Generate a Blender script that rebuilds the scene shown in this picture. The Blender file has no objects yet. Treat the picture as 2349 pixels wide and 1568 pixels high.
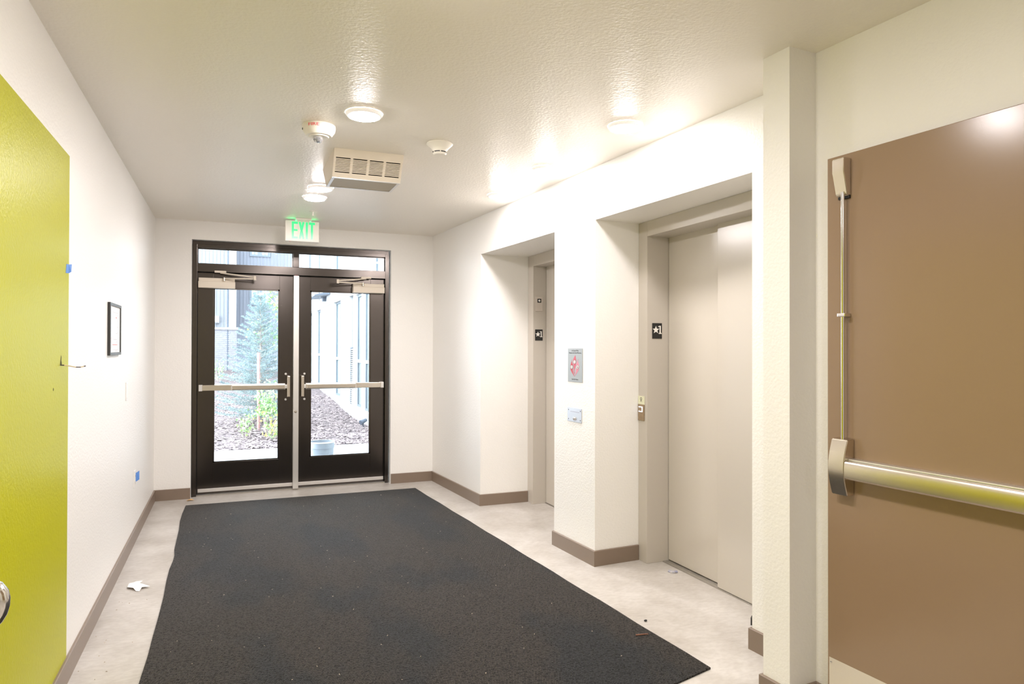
import bpy, bmesh, math, random
from mathutils import Vector, Matrix

SC = bpy.context.scene
COL = SC.collection
rnd = random.Random(7)

# ------------------------------------------------------------------ camera, world, exposure
H = 2.5756                       # ceiling height
CAM_H, YAW, PITCH, ROLL = 1.41188, math.radians(22.46278), math.radians(0.39552), math.radians(0.13918)
cd = bpy.data.cameras.new('camera'); cam = bpy.data.objects.new('camera', cd); COL.objects.link(cam)
cd.sensor_width = 36.0; cd.lens = 23.999; cd.clip_start = 0.02; cd.clip_end = 300
cam.matrix_world = (Matrix.Translation((0, 0, CAM_H)) @ Matrix.Rotation(-YAW, 4, 'Z')
                    @ Matrix.Rotation(math.pi / 2 + PITCH, 4, 'X') @ Matrix.Rotation(ROLL, 4, 'Z'))
SC.camera = cam

W = bpy.data.worlds.new('overcast_sky'); SC.world = W; W.use_nodes = True
wn = W.node_tree.nodes; wl = W.node_tree.links; wn.clear()
wo = wn.new('ShaderNodeOutputWorld'); wb = wn.new('ShaderNodeBackground')
wb.inputs['Color'].default_value = (0.87, 0.935, 1.0, 1); wb.inputs['Strength'].default_value = 3.3
wl.new(wb.outputs[0], wo.inputs[0])

LAMP_RGB = (1.0, 0.945, 0.955)
LAMP_STRENGTH = 92.0
SC.view_settings.view_transform = 'Standard'; SC.view_settings.look = 'None'
SC.view_settings.exposure = 1.72; SC.view_settings.gamma = 1.0
SC.view_settings.use_curve_mapping = False
SC.cycles.use_denoising = True
SC.cycles.max_bounces = 10; SC.cycles.diffuse_bounces = 6; SC.cycles.transparent_max_bounces = 16
SC.cycles.sample_clamp_indirect = 6.0

# ------------------------------------------------------------------ geometry of the room
YB = 6.98304                     # inner face of the back wall
XL = -0.63196                    # inner face of the left wall
CX = 1.98215                     # back right corner
YF = -3.6                        # wall behind the camera
DV = Vector((0.063554, -0.997978, 0)); NV = Vector((0.997978, 0.063554, 0))
def R(s, d=0.0, z=0.0):          # a point on the skewed right wall: s along it from the back corner, d into it
    return Vector((CX, YB, 0)) + DV * s + NV * d + Vector((0, 0, z))
EX = 2.519                       # face of the elevator entrances
E1 = (5.712, 5.595, 4.49, 4.397) # recess far end, jamb, jamb, recess near end
E2 = (3.885, 3.783, 2.622, 2.530)
SOF = 2.234                      # soffit of the recesses
S1a, S1b, S2a, S2b = 1.269, 2.592, 3.121, 4.462

# ------------------------------------------------------------------ materials
def new_mat(name):
    m = bpy.data.materials.new(name); m.use_nodes = True
    nt = m.node_tree; b = nt.nodes['Principled BSDF']
    return m, nt, b
def rgb(c): return (c[0], c[1], c[2], 1)
def M(name, color, rough=0.5, metal=0.0, bump=None, vary=None, spec=0.5, coat=0.0, emit=None):
    """bump=(scale, strength, distance[, detail]); vary=(scale, other colour, contrast)"""
    m, nt, b = new_mat(name); N, L = nt.nodes, nt.links
    b.inputs['Base Color'].default_value = rgb(color); b.inputs['Roughness'].default_value = rough
    b.inputs['Metallic'].default_value = metal; b.inputs['Specular IOR Level'].default_value = spec
    b.inputs['Coat Weight'].default_value = coat
    if emit:
        b.inputs['Emission Color'].default_value = rgb(emit[0]); b.inputs['Emission Strength'].default_value = emit[1]
    if bump or vary:
        tc = N.new('ShaderNodeTexCoord')
    if vary:
        t = N.new('ShaderNodeTexNoise'); t.inputs['Scale'].default_value = vary[0]; t.inputs['Detail'].default_value = 6
        L.new(tc.outputs['Object'], t.inputs['Vector'])
        r = N.new('ShaderNodeValToRGB'); k = vary[2]
        r.color_ramp.elements[0].position = 0.5 - k; r.color_ramp.elements[1].position = 0.5 + k
        r.color_ramp.elements[0].color = rgb(vary[1]); r.color_ramp.elements[1].color = rgb(color)
        L.new(t.outputs['Fac'], r.inputs['Fac']); L.new(r.outputs['Color'], b.inputs['Base Color'])
    if bump:
        t = N.new('ShaderNodeTexNoise'); t.inputs['Scale'].default_value = bump[0]
        t.inputs['Detail'].default_value = bump[3] if len(bump) > 3 else 2.0
        L.new(tc.outputs['Object'], t.inputs['Vector'])
        bp = N.new('ShaderNodeBump'); bp.inputs['Strength'].default_value = bump[1]; bp.inputs['Distance'].default_value = bump[2]
        L.new(t.outputs['Fac'], bp.inputs['Height']); L.new(bp.outputs['Normal'], b.inputs['Normal'])
    return m

WALL = M('wall_paint', (0.84, 0.82, 0.78), 0.42, bump=(85, 0.5, 0.003, 2.5), spec=0.4)
CEIL = M('ceiling_paint', (0.85, 0.805, 0.725), 0.38, bump=(70, 0.6, 0.004, 3), spec=0.5)
GREEN = M('lime_paint', (0.45, 0.445, 0.0), 0.34, bump=(85, 0.4, 0.003, 2.5), spec=0.14)
BASE = M('taupe_rubber', (0.215, 0.160, 0.118), 0.38, bump=(30, 0.08, 0.002))
BROWN = M('brown_door_paint', (0.285, 0.195, 0.123), 0.20, bump=(420, 0.10, 0.0004), vary=(2.2, (0.275, 0.183, 0.11), 0.3))
BLACK = M('black_bronze_aluminium', (0.095, 0.083, 0.075), 0.20, 1.0)
GASKET = M('black_gasket', (0.012, 0.012, 0.012), 0.6)
SILVER = M('satin_aluminium', (0.78, 0.76, 0.73), 0.38, 0.85)
STEEL = M('brushed_steel', (0.66, 0.60, 0.52), 0.26, 1.0, bump=(260, 0.06, 0.0004))
CHROME = M('polished_steel', (0.72, 0.70, 0.68), 0.14, 1.0)
CREAM = M('cream_enamel', (0.74, 0.66, 0.55), 0.42)
WHITEP = M('white_plastic', (0.84, 0.80, 0.72), 0.4)
ELEV = M('beige_elevator_metal', (0.54, 0.495, 0.43), 0.21, 0.0, spec=0.8)
JAMB = M('grey_elevator_jamb', (0.53, 0.485, 0.425), 0.30, 0.0, spec=0.6)
SILL = M('worn_aluminium_sill', (0.5, 0.47, 0.42), 0.4, 0.7, vary=(14, (0.38, 0.35, 0.31), 0.3))
DARK = M('painted_gap_shade', (0.006, 0.006, 0.006), 0.9)  # near-black, stands in for the shade inside gaps
SIGNBLK = M('black_sign', (0.012, 0.012, 0.012), 0.35)
SIGNWHT = M('white_lettering', (0.85, 0.82, 0.77), 0.5)
PLATE = M('brushed_sign_steel', (0.30, 0.31, 0.305), 0.40, 0.3)
KEYPL = M('bright_plate', (0.52, 0.55, 0.60), 0.3, 0.4)
RED = M('red_print', (0.75, 0.03, 0.05), 0.5)
CRIMSON = M('crimson_flame', (0.50, 0.03, 0.05), 0.5)
ROSE = M('rose_flame', (0.55, 0.08, 0.12), 0.5)
PINK = M('pink_flame', (0.58, 0.20, 0.26), 0.5)
INK = M('grey_ink', (0.06, 0.06, 0.065), 0.6)
FAINT = M('faint_ink', (0.38, 0.36, 0.42), 0.6)
PAPER = M('white_paper', (0.84, 0.83, 0.81), 0.7)
BLUET = M('blue_tape', (0.10, 0.26, 0.66), 0.6)
PICF = M('black_picture_frame', (0.020, 0.018, 0.016), 0.22, spec=0.7)
TORN = M('torn_white_paper', (0.90, 0.88, 0.85), 0.8)
TWIG = M('brown_twig', (0.22, 0.10, 0.06), 0.8)
LEAFB = M('dry_leaf', (0.62, 0.40, 0.18), 0.7)
RUBBER = M('black_rubber', (0.012, 0.012, 0.013), 0.5)
WIRE1 = M('pale_wire', (0.62, 0.50, 0.30), 0.5)
WIRE2 = M('dark_wire', (0.04, 0.02, 0.015), 0.5)
HOLE = M('dark_olive_hole', (0.06, 0.06, 0.004), 0.9)
GRILLE = M('beige_mesh_grille', (0.42, 0.36, 0.26), 0.5, bump=(500, 0.4, 0.001))
CRUMB = M('pale_lint', (0.50, 0.42, 0.33), 0.8)
CLEAR = M('clear_lens', (0.9, 0.9, 0.9), 0.08, spec=0.8)
CLEAR.node_tree.nodes['Principled BSDF'].inputs['Transmission Weight'].default_value = 0.85
BRONZE = M('brown_steel_panel', (0.42, 0.31, 0.20), 0.35, 0.6, vary=(60, (0.30, 0.22, 0.14), 0.25))
CALLPL = M('cream_call_plate', (0.72, 0.72, 0.52), 0.4)
RINGL = M('lit_button_ring', (0.8, 0.85, 1.0), 0.4, emit=((0.80, 0.88, 1.0), 0.8))
LAMP = M('lamp_diffuser', (0.9, 0.88, 0.84), 0.4, emit=(LAMP_RGB, LAMP_STRENGTH))
TRIMW = M('lamp_trim', (0.84, 0.80, 0.74), 0.4, emit=(LAMP_RGB, 0.12))  # slight emission paints the lamp's light onto the ring
GREENGLOW = M('added_green_glow', (0.1, 0.8, 0.4), 0.4, emit=((0.03, 1.0, 0.30), 5.0))  # for the unseen strip added to the exit sign
# exit letters: backlit green, brighter towards the lamp at the bottom
EXITL, nt, b = new_mat('exit_letter_light')
tcn = nt.nodes.new('ShaderNodeTexCoord'); sp = nt.nodes.new('ShaderNodeSeparateXYZ'); mr = nt.nodes.new('ShaderNodeMapRange')
rp = nt.nodes.new('ShaderNodeValToRGB')
nt.links.new(tcn.outputs['Object'], sp.inputs[0]); nt.links.new(sp.outputs['Z'], mr.inputs['Value'])
mr.inputs['From Min'].default_value = -0.19; mr.inputs['From Max'].default_value = -0.03
rp.color_ramp.elements[0].color = (0.55, 1.0, 0.68, 1); rp.color_ramp.elements[1].color = (0.03, 0.95, 0.24, 1)
rp.color_ramp.elements.new(0.5).color = (0.07, 1.0, 0.30, 1)
nt.links.new(mr.outputs[0], rp.inputs[0]); nt.links.new(rp.outputs[0], b.inputs['Emission Color'])
b.inputs['Emission Strength'].default_value = 0.36; b.inputs['Base Color'].default_value = (0.01, 0.06, 0.02, 1)

# concrete floor
CONC, nt, b = new_mat('sealed_concrete'); N, L = nt.nodes, nt.links
tc = N.new('ShaderNodeTexCoord')
n1 = N.new('ShaderNodeTexNoise'); n1.inputs['Scale'].default_value = 2.3; n1.inputs['Detail'].default_value = 8; n1.inputs['Roughness'].default_value = 0.62
n2 = N.new('ShaderNodeTexNoise'); n2.inputs['Scale'].default_value = 38; n2.inputs['Detail'].default_value = 4
mp = N.new('ShaderNodeMapping'); mp.inputs['Scale'].default_value = (0.7, 1.25, 1); mp.inputs['Rotation'].default_value = (0, 0, 0.5)
L.new(tc.outputs['Object'], n1.inputs['Vector']); L.new(tc.outputs['Object'], mp.inputs['Vector']); L.new(mp.outputs[0], n2.inputs['Vector'])
r1 = N.new('ShaderNodeValToRGB'); r1.color_ramp.elements[0].position = 0.33; r1.color_ramp.elements[1].position = 0.66
r1.color_ramp.elements[0].color = (0.40, 0.365, 0.32, 1); r1.color_ramp.elements[1].color = (0.58, 0.55, 0.51, 1)
r2 = N.new('ShaderNodeValToRGB'); r2.color_ramp.elements[0].position = 0.36; r2.color_ramp.elements[1].position = 0.62
r2.color_ramp.elements[0].color = (0.90, 0.89, 0.88, 1); r2.color_ramp.elements[1].color = (1, 1, 1, 1)
mx = N.new('ShaderNodeMix'); mx.data_type = 'RGBA'; mx.blend_type = 'MULTIPLY'; mx.inputs['Factor'].default_value = 1
L.new(n1.outputs['Fac'], r1.inputs[0]); L.new(n2.outputs['Fac'], r2.inputs[0])
L.new(r1.outputs[0], mx.inputs['A']); L.new(r2.outputs[0], mx.inputs['B']); L.new(mx.outputs['Result'], b.inputs['Base Color'])
b.inputs['Roughness'].default_value = 0.36; b.inputs['Specular IOR Level'].default_value = 0.45
bp = N.new('ShaderNodeBump'); bp.inputs['Strength'].default_value = 0.2; bp.inputs['Distance'].default_value = 0.002
L.new(n2.outputs['Fac'], bp.inputs['Height']); L.new(bp.outputs[0], b.inputs['Normal'])

# carpet mat: woven ribs, brown wear and blue grey patches
MATM, nt, b = new_mat('charcoal_woven_carpet'); N, L = nt.nodes, nt.links
tc = N.new('ShaderNodeTexCoord')
def wave(rot, scale, dist):
    m1 = N.new('ShaderNodeMapping'); m1.inputs['Rotation'].default_value = (0, 0, rot)
    L.new(tc.outputs['Object'], m1.inputs['Vector'])
    w = N.new('ShaderNodeTexWave'); w.wave_type = 'BANDS'; w.bands_direction = 'X'; w.inputs['Scale'].default_value = scale
    w.inputs['Distortion'].default_value = dist; w.inputs['Detail'].default_value = 1.0; w.inputs['Detail Scale'].default_value = 3.0
    L.new(m1.outputs[0], w.inputs['Vector']); return w
wa = wave(0.42, 46, 0.9); wb_ = wave(0.42 + 1.4, 34, 1.2)
fine = N.new('ShaderNodeTexNoise'); fine.inputs['Scale'].default_value = 95; fine.inputs['Detail'].default_value = 2
L.new(tc.outputs['Object'], fine.inputs['Vector'])
pw = N.new('ShaderNodeMath'); pw.operation = 'POWER'; pw.inputs[1].default_value = 1.7; L.new(wa.outputs['Fac'], pw.inputs[0])
mul = N.new('ShaderNodeMath'); mul.operation = 'MULTIPLY'; L.new(pw.outputs[0], mul.inputs[0])
mr2 = N.new('ShaderNodeMapRange'); mr2.inputs['To Min'].default_value = 0.5; L.new(wb_.outputs['Fac'], mr2.inputs['Value']); L.new(mr2.outputs[0], mul.inputs[1])
mul2 = N.new('ShaderNodeMath'); mul2.operation = 'MULTIPLY'; mul2.use_clamp = True
fr = N.new('ShaderNodeMapRange'); fr.inputs['From Min'].default_value = 0.3; fr.inputs['From Max'].default_value = 0.7
fr.inputs['To Min'].default_value = 0.1; fr.inputs['To Max'].default_value = 2.0
L.new(fine.outputs['Fac'], fr.inputs['Value']); L.new(mul.outputs[0], mul2.inputs[0]); L.new(fr.outputs[0], mul2.inputs[1])
patch = N.new('ShaderNodeTexNoise'); patch.inputs['Scale'].default_value = 1.5; patch.inputs['Detail'].default_value = 3
mpp = N.new('ShaderNodeMapping'); mpp.inputs['Scale'].default_value = (1.5, 0.7, 1); mpp.inputs['Rotation'].default_value = (0, 0, 0.3)
L.new(tc.outputs['Object'], mpp.inputs['Vector']); L.new(mpp.outputs[0], patch.inputs['Vector'])
rp1 = N.new('ShaderNodeValToRGB'); rp1.color_ramp.elements[0].position = 0.40; rp1.color_ramp.elements[1].position = 0.52
rp1.color_ramp.elements[0].color = (0.052, 0.055, 0.058, 1); rp1.color_ramp.elements[1].color = (0.084, 0.072, 0.061, 1)
L.new(patch.outputs['Fac'], rp1.inputs[0])
mixc = N.new('ShaderNodeMix'); mixc.data_type = 'RGBA'; L.new(mul2.outputs[0], mixc.inputs['Factor'])
mixc.inputs['A'].default_value = (0.0035, 0.003, 0.0028, 1); L.new(rp1.outputs[0], mixc.inputs['B'])
L.new(mixc.outputs['Result'], b.inputs['Base Color'])
b.inputs['Roughness'].default_value = 0.8; b.inputs['Specular IOR Level'].default_value = 0.15
b.inputs['Sheen Weight'].default_value = 0.20; b.inputs['Sheen Roughness'].default_value = 0.3
bp = N.new('ShaderNodeBump'); bp.inputs['Strength'].default_value = 0.6; bp.inputs['Distance'].default_value = 0.003
L.new(mul2.outputs[0], bp.inputs['Height']); L.new(bp.outputs[0], b.inputs['Normal'])

# window glass: a clear pane that mirrors a little at every angle
GLASS, nt, b = new_mat('clear_glass'); N, L = nt.nodes, nt.links
N.remove(b); out = N['Material Output']
tr = N.new('ShaderNodeBsdfTransparent'); tr.inputs[0].default_value = (0.95, 0.975, 0.985, 1)
gl = N.new('ShaderNodeBsdfGlossy'); gl.inputs['Roughness'].default_value = 0.01
fz = N.new('ShaderNodeFresnel'); fz.inputs['IOR'].default_value = 1.45
ms = N.new('ShaderNodeMixShader'); L.new(fz.outputs[0], ms.inputs[0]); L.new(tr.outputs[0], ms.inputs[1]); L.new(gl.outputs[0], ms.inputs[2])
L.new(ms.outputs[0], out.inputs[0])

# outdoors
STUCCO = M('white_stucco', (0.46, 0.48, 0.49), 0.8, bump=(60, 0.3, 0.003))
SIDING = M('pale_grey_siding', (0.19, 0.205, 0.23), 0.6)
SIDING2 = M('grey_siding_painted_shade', (0.16, 0.175, 0.21), 0.6)  # shade of the recess is put into this siding colour
BRICK = M('grey_brown_brick', (0.25, 0.25, 0.27), 0.85, vary=(9, (0.19, 0.19, 0.215), 0.3))
MORTAR = M('pale_mortar', (0.40, 0.40, 0.415), 0.9)
CAPST = M('pale_cap_stone', (0.46, 0.47, 0.48), 0.8)
PIPE = M('grey_downpipe', (0.08, 0.10, 0.13), 0.5)
WFRAME = M('blue_grey_window_frame', (0.11, 0.14, 0.17), 0.5)
WGLASS = M('far_window_glass', (0.18, 0.22, 0.235), 0.06, spec=0.5, vary=(1.2, (0.24, 0.29, 0.295), 0.3))
MULCH = M('bark_mulch', (0.19, 0.150, 0.150), 0.95, bump=(26, 0.9, 0.04, 6), vary=(16, (0.065, 0.05, 0.052), 0.16))
CHIP = M('bark_chips', (0.41, 0.335, 0.33), 0.95, vary=(11, (0.10, 0.08, 0.085), 0.16))
PAVE = M('outdoor_concrete', (0.42, 0.425, 0.43), 0.85, vary=(5, (0.37, 0.375, 0.38), 0.3))
NEEDLE = M('blue_spruce_needles', (0.30, 0.40, 0.40), 0.7, vary=(4, (0.13, 0.205, 0.22), 0.2))
BARK = M('pale_bark', (0.42, 0.36, 0.32), 0.9)
LEAF1 = M('fresh_green_leaves', (0.20, 0.40, 0.15), 0.6, vary=(7, (0.34, 0.50, 0.26), 0.2))
LEAF2 = M('yellow_green_leaves', (0.36, 0.47, 0.12), 0.6, vary=(9, (0.22, 0.40, 0.18), 0.2))
LEAF3 = M('yellow_leaves', (0.80, 0.66, 0.14), 0.6)
STAKE = M('pale_pink_stake', (0.42, 0.225, 0.21), 0.7)
BUCKET = M('frosted_white_plastic', (0.34, 0.38, 0.42), 0.5, vary=(12, (0.26, 0.31, 0.36), 0.3))

# ------------------------------------------------------------------ mesh helpers
def bm_new(): return bmesh.new()
def poly(bm, pts):
    return bm.faces.new([bm.verts.new(p) for p in pts])
def hexa(bm, p):                     # 8 points: bottom ring then top ring
    v = [bm.verts.new(q) for q in p]
    for f in ((3, 2, 1, 0), (4, 5, 6, 7), (0, 1, 5, 4), (1, 2, 6, 5), (2, 3, 7, 6), (3, 0, 4, 7)):
        bm.faces.new([v[i] for i in f])
def box(bm, x0, x1, y0, y1, z0, z1):
    hexa(bm, [(x0, y0, z0), (x1, y0, z0), (x1, y1, z0), (x0, y1, z0), (x0, y0, z1), (x1, y0, z1), (x1, y1, z1), (x0, y1, z1)])
def prism(bm, pts, z0, z1):          # a plan polygon raised from z0 to z1
    lo = [bm.verts.new((p[0], p[1], z0)) for p in pts]; hi = [bm.verts.new((p[0], p[1], z1)) for p in pts]
    n = len(pts)
    bm.faces.new(lo[::-1]); bm.faces.new(hi)
    for i in range(n): bm.faces.new((lo[i], lo[(i + 1) % n], hi[(i + 1) % n], hi[i]))
def rbox(bm, s0, s1, d0, d1, z0, z1):  # a box in the frame of the right wall
    hexa(bm, [R(s0, d0, z0), R(s1, d0, z0), R(s1, d1, z0), R(s0, d1, z0), R(s0, d0, z1), R(s1, d0, z1), R(s1, d1, z1), R(s0, d1, z1)])
def tube(bm, pts, r, n=10, r1=None, cap=True):
    pts = [Vector(p) for p in pts]; rings = []
    for i, p in enumerate(pts):
        a = pts[max(0, i - 1)]; c = pts[min(len(pts) - 1, i + 1)]
        t = (c - a).normalized(); u = t.orthogonal().normalized() if i == 0 else (u - t * u.dot(t)).normalized()
        w = t.cross(u); rr = r if r1 is None else r + (r1 - r) * i / (len(pts) - 1)
        rings.append([bm.verts.new(p + u * rr * math.cos(2 * math.pi * k / n) + w * rr * math.sin(2 * math.pi * k / n)) for k in range(n)])
    for a, c in zip(rings, rings[1:]):
        for k in range(n): bm.faces.new((a[k], a[(k + 1) % n], c[(k + 1) % n], c[k]))
    if cap: bm.faces.new(rings[0][::-1]); bm.faces.new(rings[-1])
def lathe(bm, prof, n=32, axis='z', o=(0, 0, 0)):   # prof: (radius, height) pairs
    o = Vector(o); rings = []
    def P(r, h, a):
        x, y = r * math.cos(a), r * math.sin(a)
        return o + (Vector((x, y, h)) if axis == 'z' else Vector((x, h, y)) if axis == 'y' else Vector((h, x, y)))
    for r, h in prof:
        rings.append([bm.verts.new(P(0, h, 0))] if r < 1e-6 else [bm.verts.new(P(r, h, 2 * math.pi * k / n)) for k in range(n)])
    for a, c in zip(rings, rings[1:]):
        for k in range(n):
            k2 = (k + 1) % n
            q = [a[k % len(a)], a[k2 % len(a)], c[k2 % len(c)], c[k % len(c)]]
            q = [v for i, v in enumerate(q) if v not in q[:i]]
            if len(q) > 2: bm.faces.new(q)
def bevel(bm, w, seg=2):
    bmesh.ops.recalc_face_normals(bm, faces=bm.faces)
    bmesh.ops.bevel(bm, geom=list(bm.edges), offset=w, segments=seg, affect='EDGES', profile=0.6, clamp_overlap=True)
ORIGIN = {}
def tag(o, label=None, cat=None, group=None, kind=None):
    if label: o['label'] = label
    if cat: o['category'] = cat
    if group: o['group'] = group
    if kind: o['kind'] = kind
    return o
def empty(name, loc, label, cat, group=None, kind=None):
    o = bpy.data.objects.new(name, None); o.empty_display_size = 0.05; COL.objects.link(o); o.location = loc
    ORIGIN[o.name] = Vector(loc)
    return tag(o, label, cat, group, kind)
def put(name, bm, mat, parent=None, smooth=False, label=None, cat=None, group=None, kind=None, origin=None):
    """link a bmesh built in world coordinates as one mesh object"""
    bmesh.ops.recalc_face_normals(bm, faces=bm.faces)
    o0 = ORIGIN[parent.name] if parent else Vector(origin) if origin else Vector((0, 0, 0))
    if o0.length: bmesh.ops.translate(bm, verts=bm.verts, vec=-o0)
    me = bpy.data.meshes.new(name); bm.to_mesh(me); bm.free()
    for mm in (mat if isinstance(mat, (list, tuple)) else [mat]): me.materials.append(mm)
    if smooth:
        me.polygons.foreach_set('use_smooth', [True] * len(me.polygons))
    o = bpy.data.objects.new(name, me); COL.objects.link(o)
    if smooth == 'angle': 
        try: me.set_sharp_from_angle(angle=math.radians(35))
        except Exception: pass
    if parent: o.parent = parent
    elif origin: o.location = origin
    ORIGIN[o.name] = o0
    return tag(o, label, cat, group, kind)
def copy_tree(o, loc=None, parent=None):
    c = o.copy(); COL.objects.link(c)
    if parent: c.parent = parent
    if loc is not None: c.location = loc
    for ch in list(o.children): copy_tree(ch, None, c)
    return c
def B(*a):
    bm = bm_new(); box(bm, *a); return bm
def BB(w, *a):
    bm = bm_new(); box(bm, *a); bevel(bm, w); return bm
def text_bm(s, size, extrude=0.0004, align='CENTER', xf=None):
    c = bpy.data.curves.new('txt', 'FONT'); c.body = s; c.size = size; c.extrude = extrude; c.align_x = align; c.align_y = 'CENTER'
    c.resolution_u = 3
    o = bpy.data.objects.new('txt', c); COL.objects.link(o)
    dg = bpy.context.evaluated_depsgraph_get(); dg.update()
    me = bpy.data.meshes.new_from_object(o.evaluated_get(dg)); bm = bm_new(); bm.from_mesh(me)
    bpy.data.objects.remove(o); bpy.data.curves.remove(c); bpy.data.meshes.remove(me)
    if xf is not None: bmesh.ops.transform(bm, matrix=xf, verts=bm.verts)
    return bm

# ------------------------------------------------------------------ floor, ceiling, walls
bm = bm_new(); prism(bm, [(XL - 0.2, YF - 0.2), (3.0, YF - 0.2), (3.0, YB + 0.2), (XL - 0.2, YB + 0.2)], -0.15, 0)
put('floor', bm, CONC, label='pale mottled sealed concrete floor around the carpet mat', cat='floor', kind='structure')
bm = bm_new(); prism(bm, [(XL - 0.2, YF - 0.2), (3.0, YF - 0.2), (3.0, YB + 0.2), (XL - 0.2, YB + 0.2)], H, H + 0.2)
put('ceiling', bm, CEIL, label='glossy cream textured ceiling with round lamps', cat='ceiling', kind='structure')

wl_ = put('wall_left', B(XL - 0.2, XL, YF - 0.2, YB + 0.2, 0, H), WALL, label='long white wall with the lime green painted field', cat='wall', kind='structure')
bm = bm_new(); box(bm, XL, XL + 0.0012, -0.5, 3.386, 0.09, 2.214)
put('painted_field', bm, GREEN, wl_, label='lime green painted rectangle')
bm = bm_new()                                         # rough hole that the loose wire leaves by
pts = [(3.230, 1.331), (3.268, 1.331), (3.262, 1.345), (3.256, 1.352), (3.259, 1.366), (3.250, 1.375), (3.243, 1.360), (3.236, 1.346)]
lo = [bm.verts.new((XL + 0.0014, y, z)) for y, z in pts]; bm.faces.new(lo)
put('torn_hole', bm, HOLE, wl_, label='small dark torn hole in the green paint')
bm = bm_new(); lathe(bm, [(0, XL + 0.0018), (0.006, XL + 0.0016), (0.007, XL + 0.001)], 8, 'x', (0, 3.125, 1.242))
put('screw_hole', bm, HOLE, wl_)

OL, OR_, OT = -0.329, 1.535, 2.403                    # opening of the back wall
bm = bm_new()
box(bm, XL - 0.2, OL, YB, YB + 0.2, 0, H); box(bm, OR_, 3.0, YB, YB + 0.2, 0, H); box(bm, OL, OR_, YB, YB + 0.2, OT, H)
put('wall_back', bm, WALL, label='white end wall around the black glass doors', cat='wall', kind='structure')
put('wall_front', B(XL - 0.2, 3.0, YF - 0.2, YF, 0, H), WALL, label='white wall closing the hallway behind the viewer', cat='wall', kind='structure')

bm = bm_new()
P2 = lambda s, d=0.0: R(s, d)[:2]
prism(bm, [P2(0), P2(S1a), (EX, E1[0]), (3.0, E1[0]), (3.0, YB)], 0, H)                       # beside the far recess
prism(bm, [P2(S1b), P2(S2a), (EX, E2[0]), (3.0, E2[0]), (3.0, E1[3]), (EX, E1[3])], 0, H)     # pier
SE = (YB - YF) / 0.997978
prism(bm, [P2(S2b), P2(4.818), P2(4.818, -0.302), P2(4.950, -0.302), P2(4.950, -0.158), P2(SE + 0.2, -0.158), (3.2, YF - 0.2), (3.2, E2[3]), (EX, E2[3])], 0, H)
prism(bm, [P2(S1a), P2(S1b), (EX, E1[3]), (3.0, E1[3]), (3.0, E1[0]), (EX, E1[0])], SOF, H)
prism(bm, [P2(S2a), P2(S2b), (EX, E2[3]), (3.0, E2[3]), (3.0, E2[0]), (EX, E2[0])], SOF, H)
put('wall_right', bm, WALL, label='white elevator wall with two deep recesses and a square pilaster', cat='wall', kind='structure')

# baseboards: a section swept along the foot of the walls, with mitred corners
def baseboard(name, path, label):
    T, HT = 0.012, 0.1
    pts = [Vector(p[:2]) for p in path]; n = len(pts); off = []
    for i in range(n):
        ns = []
        for a, c in ((i - 1, i), (i, i + 1)):
            if a >= 0 and c < n:
                d = (pts[c] - pts[a]).normalized(); ns.append(Vector((-d.y, d.x)))
        if len(ns) == 1: off.append(ns[0])
        else:
            m = (ns[0] + ns[1]); off.append(m / max(0.2, m.dot(ns[0])))
    prof = [(0.0, 0.0), (T, 0.0), (T, HT - 0.003), (T - 0.003, HT), (0.0, HT)]
    bm = bm_new(); rows = [[bm.verts.new((pts[i].x + off[i].x * t, pts[i].y + off[i].y * t, z)) for t, z in prof] for i in range(n)]
    for a, c in zip(rows, rows[1:]):
        for k in range(5): bm.faces.new((a[k], a[(k + 1) % 5], c[(k + 1) % 5], c[k]))
    bm.faces.new(rows[0]); bm.faces.new(rows[-1][::-1])
    return put(name, bm, BASE, label=label, cat='baseboard', kind='structure')
# the room lies to the left hand of each path
baseboard('baseboard_left', [(XL, YB), (XL, YF)], 'taupe baseboard along the long left wall')
baseboard('baseboard_back', [(OL - 0.002, YB), (XL, YB)], 'short taupe baseboard left of the black glass doors')
baseboard('baseboard_back', [R(0), (OR_ + 0.004, YB)], 'short taupe baseboard right of the black glass doors')
baseboard('baseboard_right', [(EX - 0.004, E1[0]), R(S1a), R(0)], 'taupe baseboard from the back corner into the far recess')
baseboard('baseboard_right', [(EX - 0.004, E2[0]), R(S2a), R(S1b), (EX - 0.004, E1[3])], 'taupe baseboard wrapping the pier between the elevators')
baseboard('baseboard_right', [R(6.5, -0.158), R(4.950, -0.158), R(4.950, -0.302), R(4.818, -0.302), R(4.818, 0), R(S2b), (EX - 0.004, E2[3])], 'taupe baseboard wrapping the square pilaster')

# ------------------------------------------------------------------ carpet mat
bm = bm_new()
left = [(-0.352, 6.665), (-0.361, 6.35), (-0.362, 6.08), (-0.352, 5.8), (-0.349, 5.5), (-0.346, 5.247), (-0.335, 5.1), (-0.336, 4.984), (-0.344, 4.8), (-0.343, 4.58),
        (-0.336, 4.3), (-0.335, 3.942), (-0.337, 3.7), (-0.336, 3.513), (-0.343, 3.221), (-0.338, 2.8), (-0.335, 2.12)]
ring = [(1.74, 2.386), (1.956, 2.442)] + [(1.956 - 0.249 * t + 0.003 * math.sin(t * 40), 2.442 + 4.2 * t) for t in [i / 24 for i in range(1, 25)]] + left
lo = [bm.verts.new((x, y, 0.0005)) for x, y in ring]; hi = [bm.verts.new((x, y, 0.008)) for x, y in ring]
bm.faces.new(hi); bm.faces.new(lo[::-1])
for i in range(len(ring)): bm.faces.new((lo[i], lo[(i + 1) % len(ring)], hi[(i + 1) % len(ring)], hi[i]))
put('carpet_mat', bm, MATM, label='large charcoal ribbed entrance mat running to the glass doors', cat='mat')

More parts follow.
